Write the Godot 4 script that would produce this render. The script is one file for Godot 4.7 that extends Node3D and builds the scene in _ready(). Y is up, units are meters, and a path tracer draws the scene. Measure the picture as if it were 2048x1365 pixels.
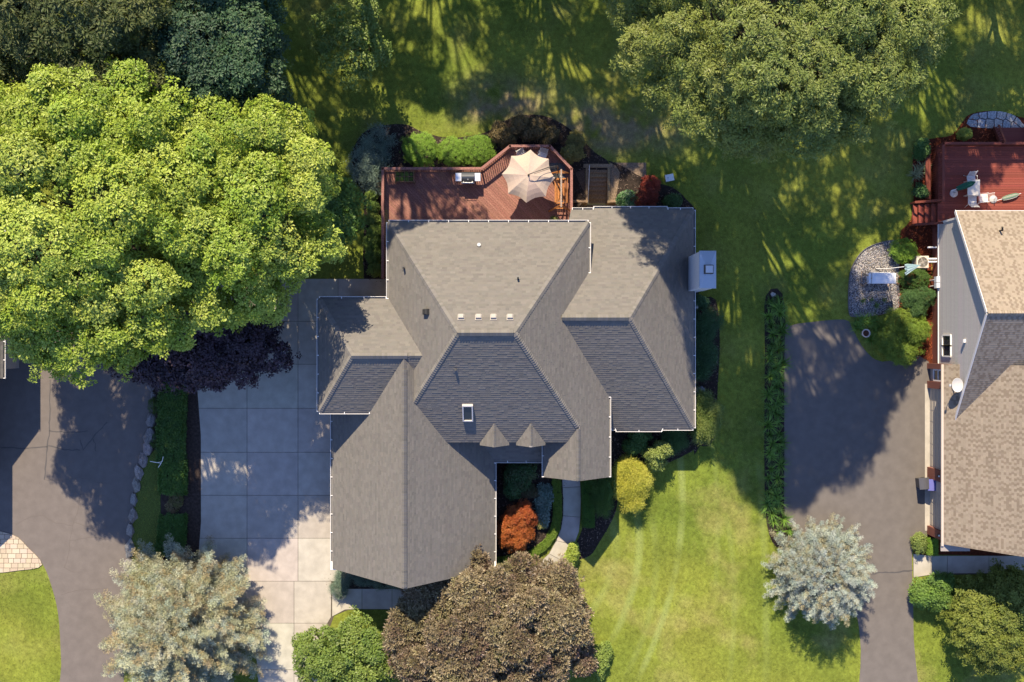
extends Node3D
# A hip-roofed house, its garden and its neighbours, seen from a drone hovering 72 m up.
const DRONE := 72.0
const GRID := 34.0
var rng := RandomNumberGenerator.new()
var counts := {}
var mats := {}
var LM := {}          # shared leaf-clump meshes
var lawn_mask := PackedByteArray()
const MX0 := -33.0
const MZ0 := -23.0
const MC := 0.1
const MW := 660
const MH := 460
var noise := FastNoiseLite.new()

# survey grid: 34 units a metre on the ground, origin below the drone; h lifts the point along the drone's line of sight
func P(u: float, v: float, h := 0.0) -> Vector3:
	var k := (1.0 - h / DRONE) / GRID
	return Vector3((u - 1024.0) * k, h, (v - 682.5) * k)

func P2(u: float, v: float, h := 0.0) -> Vector2:
	var p := P(u, v, h)
	return Vector2(p.x, p.z)

func poly(a: Array, h := 0.0) -> PackedVector2Array:
	var r := PackedVector2Array()
	for i in range(0, a.size(), 2):
		r.append(P2(a[i], a[i + 1], h))
	return r

# closed smooth outline through the given points
func smooth(pts: PackedVector2Array, n := 5) -> PackedVector2Array:
	var r := PackedVector2Array()
	var c := pts.size()
	for i in c:
		for k in n:
			r.append(pts[i].cubic_interpolate(pts[(i + 1) % c], pts[(i + c - 1) % c], pts[(i + 2) % c], float(k) / n))
	return r

# ---------------------------------------------------------------- mesh building
class MB:
	var v := PackedVector3Array()
	var n := PackedVector3Array()
	var c := PackedColorArray()
	var ix := PackedInt32Array()
	var col := Color(1, 1, 1)
	func tri(a: Vector3, b: Vector3, d: Vector3) -> void:
		var nn := (b - a).cross(d - a)
		if nn.length_squared() < 1e-14:
			return
		nn = nn.normalized()
		var i := v.size()
		v.append(a); v.append(b); v.append(d)
		n.append(nn); n.append(nn); n.append(nn)
		c.append(col); c.append(col); c.append(col)
		ix.append(i); ix.append(i + 2); ix.append(i + 1)
	func quad(a: Vector3, b: Vector3, d: Vector3, e: Vector3) -> void:
		var nn := (d - a).cross(e - b)
		if nn.length_squared() < 1e-14:
			return
		nn = nn.normalized()
		var i := v.size()
		for p in [a, b, d, e]:
			v.append(p); n.append(nn); c.append(col)
		ix.append(i); ix.append(i + 2); ix.append(i + 1)
		ix.append(i); ix.append(i + 3); ix.append(i + 2)
	# box with chamfered top edges when ch > 0
	func box(t: Transform3D, s: Vector3, ch := 0.0) -> void:
		var h := s * 0.5
		var lo: Array[Vector3] = []
		var mi: Array[Vector3] = []
		var to: Array[Vector3] = []
		for q in [Vector2(-1, -1), Vector2(-1, 1), Vector2(1, 1), Vector2(1, -1)]:
			lo.append(t * Vector3(q.x * h.x, -h.y, q.y * h.z))
			mi.append(t * Vector3(q.x * h.x, h.y - ch, q.y * h.z))
			to.append(t * Vector3(q.x * (h.x - ch), h.y, q.y * (h.z - ch)))
		quad(to[0], to[1], to[2], to[3])
		quad(lo[3], lo[2], lo[1], lo[0])
		for i in 4:
			var j := (i + 1) % 4
			quad(lo[i], lo[j], mi[j], mi[i])
			if ch > 0.0:
				quad(mi[i], mi[j], to[j], to[i])
	func bx(x0: float, y0: float, z0: float, x1: float, y1: float, z1: float, ch := 0.0) -> void:
		box(Transform3D(Basis(), Vector3((x0 + x1) / 2, (y0 + y1) / 2, (z0 + z1) / 2)), Vector3(x1 - x0, y1 - y0, z1 - z0), ch)
	# a bar of w x t between two points, its t side up
	func bar(a: Vector3, b: Vector3, w: float, t: float, ch := 0.0) -> void:
		var d := b - a
		var l := d.length()
		if l < 1e-4:
			return
		d /= l
		var up := Vector3.UP if absf(d.y) < 0.98 else Vector3.RIGHT
		var x := up.cross(d).normalized()
		var y := d.cross(x).normalized()
		box(Transform3D(Basis(x, y, d), (a + b) / 2), Vector3(w, t, l), ch)
	func prism(p2: PackedVector2Array, y0: float, y1: float) -> void:
		var p := p2.duplicate()
		if Geometry2D.is_polygon_clockwise(p):
			p.reverse()
		var tr := Geometry2D.triangulate_polygon(p)
		for i in range(0, tr.size(), 3):
			var a := p[tr[i]]; var b := p[tr[i + 1]]; var d := p[tr[i + 2]]
			if (b - a).cross(d - a) > 0:
				var q := b; b = d; d = q
			tri(Vector3(a.x, y1, a.y), Vector3(b.x, y1, b.y), Vector3(d.x, y1, d.y))
		if y1 > y0:
			var sgn := 0.0
			for i in p.size():
				sgn += p[i].cross(p[(i + 1) % p.size()])
			for i in p.size():
				var a := p[i]; var b := p[(i + 1) % p.size()]
				if sgn > 0:
					var q := a; a = b; b = q
				quad(Vector3(a.x, y0, a.y), Vector3(b.x, y0, b.y), Vector3(b.x, y1, b.y), Vector3(a.x, y1, a.y))
	func tube(path: Array, radii: Array, sides := 8, cap := true) -> void:
		var rings := []
		var prev := Vector3.ZERO
		for i in path.size():
			var d: Vector3 = (path[mini(i + 1, path.size() - 1)] - path[maxi(i - 1, 0)]).normalized()
			if prev == Vector3.ZERO:
				prev = d.cross(Vector3.RIGHT if absf(d.x) < 0.8 else Vector3.FORWARD).normalized()
			var x := (prev - d * prev.dot(d)).normalized()
			prev = x
			var y := d.cross(x)
			rings.append([x, y])
		var base := v.size()
		for i in path.size():
			for k in sides:
				var an := TAU * k / sides
				var o: Vector3 = rings[i][0] * cos(an) + rings[i][1] * sin(an)
				v.append(path[i] + o * float(radii[mini(i, radii.size() - 1)])); n.append(o); c.append(col)
		for i in path.size() - 1:
			for k in sides:
				var a := base + i * sides + k
				var b := base + i * sides + (k + 1) % sides
				for q in [a, b + sides, b, a, a + sides, b + sides]:
					ix.append(q)
		if cap:
			for e in [0, path.size() - 1]:
				var ring: Array[Vector3] = []
				for k in sides:
					ring.append(v[base + e * sides + k])
				for k in range(1, sides - 1):
					if e == 0:
						tri(ring[0], ring[k + 1], ring[k])
					else:
						tri(ring[0], ring[k], ring[k + 1])
	# profile of (radius, height) turned round the vertical through o
	func lathe(o: Vector3, prof: Array, sides := 20, ex := 1.0, ez := 1.0) -> void:
		var base := v.size()
		for i in prof.size():
			var t: Vector2 = prof[mini(i + 1, prof.size() - 1)] - prof[maxi(i - 1, 0)]
			var nr := Vector2(t.y, -t.x).normalized()
			for k in sides:
				var an := TAU * k / sides
				v.append(o + Vector3(cos(an) * prof[i].x * ex, prof[i].y, sin(an) * prof[i].x * ez))
				n.append(Vector3(cos(an) * nr.x, nr.y, sin(an) * nr.x).normalized()); c.append(col)
		for i in prof.size() - 1:
			for k in sides:
				var a := base + i * sides + k
				var b := base + i * sides + (k + 1) % sides
				for q in [a, b, b + sides, a, b + sides, a + sides]:
					ix.append(q)
	func mesh() -> ArrayMesh:
		var m := ArrayMesh.new()
		if ix.size() == 0:
			return m
		var ar := []
		ar.resize(Mesh.ARRAY_MAX)
		ar[Mesh.ARRAY_VERTEX] = v
		ar[Mesh.ARRAY_NORMAL] = n
		ar[Mesh.ARRAY_COLOR] = c
		ar[Mesh.ARRAY_INDEX] = ix
		m.add_surface_from_arrays(Mesh.PRIMITIVE_TRIANGLES, ar)
		return m

# ---------------------------------------------------------------- nodes
func numbered(called: String) -> String:
	if not counts.has(called):
		counts[called] = 0
		return called
	counts[called] += 1
	return "%s_%03d" % [called, counts[called]]

func tag(o: Node, label: String, category := "", group := "", kind := "") -> Node:
	if label: o.set_meta("label", label)
	if category: o.set_meta("category", category)
	if group: o.set_meta("group", group)
	if kind: o.set_meta("kind", kind)
	return o

func thing(called: String, label: String, category: String, where := Vector3.ZERO, turn := 0.0, group := "") -> Node3D:
	var o := Node3D.new()
	o.name = numbered(called)
	add_child(o, true)
	o.position = where
	o.rotation.y = turn
	tag(o, label, category, group)
	return o

func part(called: String, mb, mat: Material, parent: Node3D, where := Vector3.ZERO) -> MeshInstance3D:
	var o := MeshInstance3D.new()
	o.mesh = mb.mesh() if mb is MB else mb
	o.material_override = mat
	o.position = where
	if parent == self:
		o.name = numbered(called)
	else:
		o.name = called
	parent.add_child(o, true)
	return o

func setting(called: String, mb: MB, mat: Material) -> MeshInstance3D:
	var o := part(called, mb, mat, self)
	o.set_meta("kind", "structure")
	return o

func instances(called: String, mesh: Mesh, xf: Array, cols: PackedColorArray, mat: Material, parent: Node3D) -> MultiMeshInstance3D:
	var mm := MultiMesh.new()
	mm.transform_format = MultiMesh.TRANSFORM_3D
	mm.use_colors = true
	mm.mesh = mesh
	mm.instance_count = xf.size()
	var buf := PackedFloat32Array()
	buf.resize(xf.size() * 16)
	for i in xf.size():
		var t: Transform3D = xf[i]
		var b := i * 16
		buf[b] = t.basis.x.x; buf[b + 1] = t.basis.y.x; buf[b + 2] = t.basis.z.x; buf[b + 3] = t.origin.x
		buf[b + 4] = t.basis.x.y; buf[b + 5] = t.basis.y.y; buf[b + 6] = t.basis.z.y; buf[b + 7] = t.origin.y
		buf[b + 8] = t.basis.x.z; buf[b + 9] = t.basis.y.z; buf[b + 10] = t.basis.z.z; buf[b + 11] = t.origin.z
		var q := cols[i]
		buf[b + 12] = q.r; buf[b + 13] = q.g; buf[b + 14] = q.b; buf[b + 15] = 1.0
	mm.buffer = buf
	var o := MultiMeshInstance3D.new()
	o.multimesh = mm
	o.material_override = mat
	o.name = numbered(called) if parent == self else called
	o.set_meta("kind", "stuff")
	parent.add_child(o, true)
	return o

# ---------------------------------------------------------------- materials
func grain(freq: float, lo: float, hi: float, seed_: int, size := 512, octaves := 4) -> NoiseTexture2D:
	var f := FastNoiseLite.new()
	f.seed = seed_
	f.frequency = freq
	f.fractal_octaves = octaves
	var t := NoiseTexture2D.new()
	t.width = size
	t.height = size
	t.seamless = true
	t.noise = f
	var g := Gradient.new()
	g.set_color(0, Color(lo, lo, lo))
	g.set_color(1, Color(hi, hi, hi))
	t.color_ramp = g
	return t

func lin(r: float, g: float, b: float) -> Color:
	return Color(r, g, b).linear_to_srgb()

# vertex-coloured material with a grey grain over it
func vmat(key: String, rough := 0.9, tex: Texture2D = null, scale_ := 1.0, tint := Color(1, 1, 1)) -> StandardMaterial3D:
	if mats.has(key):
		return mats[key]
	var m := StandardMaterial3D.new()
	m.resource_name = key
	m.vertex_color_use_as_albedo = true
	m.albedo_color = tint.linear_to_srgb()
	m.roughness = rough
	m.metallic_specular = 0.35
	if tex:
		m.albedo_texture = tex
		m.uv1_triplanar = true
		m.uv1_world_triplanar = true
		m.uv1_scale = Vector3.ONE * scale_
	mats[key] = m
	return m

func flat(key: String, c: Color, rough := 0.6, metal := 0.0) -> StandardMaterial3D:
	if mats.has(key):
		return mats[key]
	var m := StandardMaterial3D.new()
	m.resource_name = key
	m.albedo_color = c.linear_to_srgb()
	m.roughness = rough
	m.metallic = metal
	mats[key] = m
	return m

func leaf_mat(key: String, back := Color(0.5, 0.6, 0.2), rough := 0.55) -> StandardMaterial3D:
	if mats.has(key):
		return mats[key]
	var m := StandardMaterial3D.new()
	m.resource_name = key
	m.vertex_color_use_as_albedo = true
	m.roughness = rough
	m.metallic_specular = 0.4
	m.backlight_enabled = true
	m.backlight = back
	m.cull_mode = BaseMaterial3D.CULL_DISABLED
	mats[key] = m
	return m

func with_detail(m: StandardMaterial3D, tex: Texture2D, bump := 0.0, btex: Texture2D = null) -> StandardMaterial3D:
	m.detail_enabled = true
	m.detail_blend_mode = BaseMaterial3D.BLEND_MODE_MUL
	m.detail_albedo = tex
	if bump > 0.0:
		m.heightmap_enabled = true
		m.heightmap_texture = btex
		m.heightmap_scale = bump
	return m

# ---------------------------------------------------------------- leaf clumps (about one metre across, scaled when placed)
func leaf_clump(count: int, leaf: float, width: float, seed_: int, droop := 0.25, flatness := 0.6) -> ArrayMesh:
	var r := RandomNumberGenerator.new()
	r.seed = seed_
	var mb := MB.new()
	for i in count:
		var d := Vector3(r.randf_range(-1, 1), r.randf_range(-0.25, 1) * flatness, r.randf_range(-1, 1))
		d = d.normalized()
		var o := d * r.randf_range(0.08, 0.5)
		o.y *= flatness
		var f := (d + Vector3(r.randf_range(-0.6, 0.6), r.randf_range(-0.5, 0.3) - droop, r.randf_range(-0.6, 0.6))).normalized()
		var s := f.cross(Vector3(r.randf_range(-0.5, 0.5), 1, r.randf_range(-0.5, 0.5))).normalized()
		var up := s.cross(f)
		var l := leaf * r.randf_range(0.7, 1.25)
		var w := l * width
		var g := r.randf_range(0.82, 1.14)
		mb.col = Color(g, g, g)
		var mid := o + f * l * 0.5
		mb.tri(o, mid + s * w * 0.5 + up * w * 0.18, o + f * l)
		mb.tri(o, o + f * l, mid - s * w * 0.5 + up * w * 0.18)
	return mb.mesh()

# a spray of needle-clad twigs pointing along +z, one metre long
func needle_spray(seed_: int, pairs := 6, wide := 0.34, fat := 0.075) -> ArrayMesh:
	var r := RandomNumberGenerator.new()
	r.seed = seed_
	var mb := MB.new()
	var twigs := [[Vector3.ZERO, Vector3(0, 0.02, 1.0), fat]]
	for i in pairs:
		var z := 0.08 + 0.8 * i / pairs
		for s in [-1, 1]:
			var l: float = (wide * (1.0 - 0.62 * z) + 0.04) * r.randf_range(0.75, 1.2)
			var a := Vector3(0, 0, z + r.randf_range(-0.03, 0.03))
			twigs.append([a, a + Vector3(s * l, r.randf_range(-0.06, 0.12), l * r.randf_range(0.6, 1.0)), fat * 0.85])
	for t in twigs:
		var a: Vector3 = t[0]
		var d: Vector3 = t[1] - t[0]
		var l := d.length()
		d /= l
		var k := maxi(4, int(l / 0.055))
		for i in k:
			var p: Vector3 = a + d * l * (i + r.randf()) / k
			var dir := (d * 0.75 + Vector3(r.randf_range(-1, 1), r.randf_range(-0.35, 1), r.randf_range(-1, 1)).normalized()).normalized()
			var sd := dir.cross(Vector3(r.randf_range(-1, 1), r.randf_range(-1, 1), r.randf_range(-1, 1)).normalized()).normalized()
			var g := r.randf_range(0.8, 1.15)
			mb.col = Color(g, g, g)
			mb.tri(p - sd * t[2] * 0.3, p + sd * t[2] * 0.3, p + dir * t[2] * 2.1)
	return mb.mesh()

func blade_clump(count: int, seed_: int, spread := 0.5, height := 0.6, w := 0.035, segs := 3) -> ArrayMesh:
	var r := RandomNumberGenerator.new()
	r.seed = seed_
	var mb := MB.new()
	for i in count:
		var an := r.randf() * TAU
		var out := Vector3(cos(an), 0, sin(an))
		var s := Vector3(-sin(an), 0, cos(an))
		var reach := spread * r.randf_range(0.35, 1.0)
		var hh := height * r.randf_range(0.6, 1.0)
		var o := out * r.randf_range(0.0, 0.08) + s * r.randf_range(-0.05, 0.05)
		var g := r.randf_range(0.78, 1.18)
		mb.col = Color(g, g, g)
		var pa := o
		var wa := w
		for k in segs:
			var t := float(k + 1) / segs
			var pb := o + out * reach * t + Vector3.UP * hh * (1.9 * t - 1.25 * t * t)
			var wb := w * (1.0 - t * 0.93)
			mb.quad(pa - s * wa * 0.5, pa + s * wa * 0.5, pb + s * wb * 0.5, pb - s * wb * 0.5)
			pa = pb
			wa = wb
	return mb.mesh()

func facing(n: Vector3, spin: float, s: Vector3) -> Basis:
	var y := n.normalized()
	var x := y.cross(Vector3.FORWARD if absf(y.z) < 0.9 else Vector3.RIGHT).normalized()
	var z := x.cross(y)
	var b := Basis(x, y, z) * Basis(Vector3.UP, spin)
	return b.scaled_local(s)

func pick(pal: Array, vary := 0.14) -> Color:
	var c: Color = pal[rng.randi() % pal.size()]
	var k := 1.0 + rng.randf_range(-vary, vary)
	return Color(c.r * k, c.g * k * (1.0 + rng.randf_range(-0.04, 0.04)), c.b * k)

# foliage over a set of lobes: [centre, radii]. Clumps lie on and just inside each lobe's skin.
func foliage(parent: Node3D, called: String, lobes: Array, per_m2: float, mesh: Mesh, size: Vector2, pal: Array, mat: Material, low := -0.35, skin := 0.35, upward := 0.35, rough := 1.0) -> MultiMeshInstance3D:
	var xf := []
	var cols := PackedColorArray()
	for li in lobes.size():
		var c: Vector3 = lobes[li][0]
		var R: Vector3 = lobes[li][1]
		var lobe_pal: Color = pick(pal, 0.1)
		var area := TAU * pow((pow(R.x * R.y, 1.6) + pow(R.x * R.z, 1.6) + pow(R.y * R.z, 1.6)) / 3.0, 0.625) * (1.0 - low)
		var cnt := int(area * per_m2)
		for i in cnt:
			var y := rng.randf_range(low, 1.0)
			var an := rng.randf() * TAU
			var q := sqrt(maxf(0.0, 1.0 - y * y))
			var d := Vector3(cos(an) * q, y, sin(an) * q)
			var bump := 1.0 + rough * 0.5 * noise.get_noise_3dv((c + d * R) * 13.0) + rough * 0.35 * noise.get_noise_3dv((c + d * R) * 34.0)
			var p := c + d * R * bump * (1.0 - skin * rng.randf() * rng.randf() + 0.3 * pow(rng.randf(), 6.0))
			var inside := false
			for lj in lobes.size():
				if lj != li:
					var e: Vector3 = (p - lobes[lj][0]) / lobes[lj][1]
					if e.length_squared() < 0.5:
						inside = true
						break
			if inside or p.y < 0.02:
				continue
			var nrm := (d / R).normalized().lerp(Vector3.UP, upward)
			nrm += Vector3(rng.randf_range(-0.35, 0.35), rng.randf_range(-0.2, 0.2), rng.randf_range(-0.35, 0.35))
			var s := rng.randf_range(size.x, size.y)
			xf.append(Transform3D(facing(nrm, rng.randf() * TAU, Vector3(s, s * rng.randf_range(0.8, 1.1), s)), p - parent.position))
			cols.append(pick(pal, 0.13).lerp(lobe_pal, 0.45))
	return instances(called, mesh, xf, cols, mat, parent)

# lobes strewn through the upper part of an ellipsoid
func strew(c: Vector3, R: Vector3, count: int, r0: float, r1: float, seed_: int, low := -0.3, inner := 0.45, apart := 0.6) -> Array:
	var r := RandomNumberGenerator.new()
	r.seed = seed_
	var out := []
	var tries := 0
	while out.size() < count and tries < count * 30:
		tries += 1
		var y := r.randf_range(low, 1.0)
		var an := r.randf() * TAU
		var q := sqrt(maxf(0.0, 1.0 - y * y))
		var f := lerpf(inner, 1.0, sqrt(r.randf()))
		var rad := r.randf_range(r0, r1)
		var p := c + Vector3(cos(an) * q * (R.x - rad * 0.7), y * (R.y - rad * 0.5), sin(an) * q * (R.z - rad * 0.7)) * f
		var ok := true
		for o in out:
			if (o[0] - p).length() < (o[1].x + rad) * apart:
				ok = false
				break
		if ok:
			out.append([p, Vector3(rad * r.randf_range(0.8, 1.2), rad * r.randf_range(0.5, 0.85), rad * r.randf_range(0.8, 1.2))])
	return out

# trunk with limbs that reach into the lobes
func trunk(parent: Node3D, base: Vector3, lobes: Array, r0: float, fork: float, bark: Color) -> void:
	var mb := MB.new()
	mb.col = bark
	var top := base
	var mean := Vector3.ZERO
	for l in lobes:
		mean += l[0]
		top.y = maxf(top.y, l[0].y)
	mean /= maxi(1, lobes.size())
	var head := Vector3(mean.x, top.y - 0.3, mean.z)
	var path := []
	var rad := []
	for i in 7:
		var t := i / 6.0
		path.append(base.lerp(Vector3(base.x, fork, base.z), minf(1, t * 2)).lerp(head, maxf(0, t * 2 - 1)) + Vector3(sin(t * 5.0) * r0 * 0.5, 0, cos(t * 4.0) * r0 * 0.4) * minf(t * 2, 1) - base)
		rad.append(r0 * (1.25 if i == 0 else lerpf(1.0, 0.12, t)))
	mb.tube(path, rad, 10)
	part("trunk", mb, vmat("bark", 0.95, tex_grain, 1.5), parent, base - parent.position)
	var lb := MB.new()
	lb.col = bark
	for l in lobes:
		var t := rng.randf_range(0.35, 0.75)
		var f := t * 6.0
		var i := int(f)
		var a: Vector3 = path[i].lerp(path[i + 1], f - i)
		var b: Vector3 = l[0] - base + Vector3(0, l[1].y * 0.35, 0)
		var m := a.lerp(b, 0.5) + Vector3(rng.randf_range(-0.3, 0.3), 0.15 * (b - a).length() * 0.4, rng.randf_range(-0.3, 0.3))
		var w: float = r0 * lerpf(0.42, 0.22, t)
		lb.tube([a, m, b], [w, w * 0.6, w * 0.16], 6, false)
		for k in 4:
			var e: Vector3 = b + Vector3(rng.randf_range(-1, 1), rng.randf_range(0.0, 0.8), rng.randf_range(-1, 1)).normalized() * l[1].x * 0.85
			lb.tube([m.lerp(b, 0.35 + 0.15 * k), e], [w * 0.25, w * 0.06], 4, false)
	part("limbs", lb, vmat("bark", 0.95, tex_grain, 1.5), parent, base - parent.position)

func tree(called: String, label: String, base: Vector3, lobes: Array, per_m2: float, clump: String, size: Vector2, pal: Array, mat: Material, r0: float, fork: float, bark: Color, group := "", category := "tree") -> Node3D:
	var t := thing(called, label, category, base, 0.0, group)
	trunk(t, base, lobes, r0, fork, bark)
	foliage(t, "crown", lobes, per_m2, LM[clump], size, pal, mat, -0.45, 0.4, 0.35)
	return t

# shrub: one dome or several, stems below
func shrub(called: String, label: String, u: float, v: float, ru: float, rv: float, h: float, pal: Array, clump := "leaf", size := Vector2(0.2, 0.3), per_m2 := 70.0, domes := 1, ground := 0.0, group := "", category := "shrub", mat: Material = null) -> Node3D:
	var k := (1.0 - h * 0.6 / DRONE) / GRID
	var c := P(u, v, h * 0.55)
	var base := Vector3(c.x, ground, c.z)
	var t := thing(called, label, category, base, 0.0, group)
	var lobes := []
	var rx := ru * k
	var rz := rv * k
	if domes <= 1:
		lobes.append([Vector3(c.x, ground + h * 0.42, c.z), Vector3(rx, h * 0.58, rz)])
	else:
		for i in domes:
			var an := TAU * i / domes + rng.randf() * 0.8
			var f := 0.0 if i == 0 else rng.randf_range(0.4, 0.62)
			var q := rng.randf_range(0.42, 0.6)
			lobes.append([Vector3(c.x + cos(an) * rx * f, ground + h * rng.randf_range(0.36, 0.5), c.z + sin(an) * rz * f), Vector3(rx * q, h * 0.5, rz * q)])
	var mb := MB.new()
	mb.col = Color(0.09, 0.065, 0.045)
	for i in 5:
		var l: Array = lobes[i % lobes.size()]
		var e: Vector3 = l[0] - base + Vector3(rng.randf_range(-0.5, 0.5) * l[1].x, l[1].y * 0.4, rng.randf_range(-0.5, 0.5) * l[1].z)
		mb.tube([Vector3(e.x * 0.15, 0, e.z * 0.15), e * 0.55 + Vector3(0, 0.04, 0), e], [0.03, 0.02, 0.008], 5)
	part("stems", mb, vmat("bark", 0.95, tex_grain, 1.5), t)
	foliage(t, "foliage", lobes, per_m2, LM[clump], size, pal, mat if mat else leaf_mat("leaf"), -0.15, 0.35, 0.3, 0.35 if domes <= 1 else 0.8)
	return t

# conifer of radiating whorls of needle sprays
func conifer(called: String, label: String, base: Vector3, height: float, radius: float, pal: Array, whorls: int, lean := Vector3.ZERO, blunt := 1.0, spray := Vector2(0.75, 1.15)) -> Node3D:
	var t := thing(called, label, "tree", base)
	var mb := MB.new()
	mb.col = Color(0.12, 0.085, 0.06)
	mb.tube([Vector3.ZERO, lean * 0.4 + Vector3(0, height * 0.45, 0), lean + Vector3(0, height * 0.9, 0)], [0.2, 0.1, 0.012], 9)
	part("trunk", mb, vmat("bark", 0.95, tex_grain, 1.5), t)
	var lb := MB.new()
	lb.col = Color(0.16, 0.11, 0.075)
	var xf := []
	var cols := PackedColorArray()
	for w in whorls:
		var f := (w + 0.5) / whorls
		var y := height * lerpf(0.06, 0.97, f)
		var reach := radius * pow(1.0 - f, 0.62 * blunt) * rng.randf_range(0.9, 1.08) + 0.25
		var arms := int(7 + 12 * (1.0 - f))
		for a in arms:
			var an := TAU * (a + rng.randf_range(-0.3, 0.3)) / arms + w * 1.3
			var l := reach * rng.randf_range(0.8, 1.14)
			var dir := Vector3(cos(an), 0, sin(an))
			var o := lean * f + Vector3(0, y, 0)
			var rise := lerpf(0.12, 0.75, f)
			var e := o + dir * l + Vector3(0, l * rise * 0.5, 0)
			lb.tube([o, e], [0.025, 0.008], 4, false)
			var n := maxi(2, int(l / 0.3))
			for i in n:
				var q := (i + 0.6) / n
				if q < 0.22 and l > 1.2:
					continue
				for s in ([0] if i == n - 1 else [-1, 1, 0]):
					var side: Vector3 = dir.cross(Vector3.UP) * float(s)
					var d2: Vector3 = (dir * (1.0 if s == 0 else 0.75) + side * 0.7 + Vector3(0, rise * 0.45 + rng.randf_range(-0.12, 0.28), 0)).normalized()
					var up := Vector3.UP + Vector3(rng.randf_range(-0.4, 0.4), 0, rng.randf_range(-0.4, 0.4))
					var x := up.cross(d2).normalized()
					var sc := rng.randf_range(spray.x, spray.y) * 0.62
					xf.append(Transform3D(Basis(x, d2.cross(x), d2).scaled_local(Vector3(sc, sc, sc)), o.lerp(e, q) + Vector3(0, rng.randf_range(-0.05, 0.1), 0)))
					cols.append(pick(pal, 0.16))
	for i in 26:
		var an := rng.randf() * TAU
		var d2 := Vector3(cos(an), rng.randf_range(0.5, 2.5), sin(an)).normalized()
		var x := Vector3(sin(an), 0.2, -cos(an)).cross(d2).normalized()
		var sc := rng.randf_range(0.4, 0.65)
		xf.append(Transform3D(Basis(x, d2.cross(x), d2).scaled_local(Vector3(sc, sc, sc)), lean + Vector3(0, height * rng.randf_range(0.86, 0.97), 0)))
		cols.append(pick(pal, 0.16))
	part("branches", lb, vmat("bark", 0.95, tex_grain, 1.5), t)
	instances("needles", LM.spruce, xf, cols, leaf_mat("needle", Color(0.2, 0.22, 0.18), 0.7), t)
	return t

# ---------------------------------------------------------------- roofs
var tex_grain: NoiseTexture2D
var tex_fine: NoiseTexture2D
var tex_coarse: NoiseTexture2D

func newell(p: Array) -> Vector3:
	var n := Vector3.ZERO
	for i in p.size():
		var a: Vector3 = p[i]
		var b: Vector3 = p[(i + 1) % p.size()]
		n += Vector3((a.y - b.y) * (a.z + b.z), (a.z - b.z) * (a.x + b.x), (a.x - b.x) * (a.y + b.y))
	n = n.normalized()
	return n if n.y > 0 else -n

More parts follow.
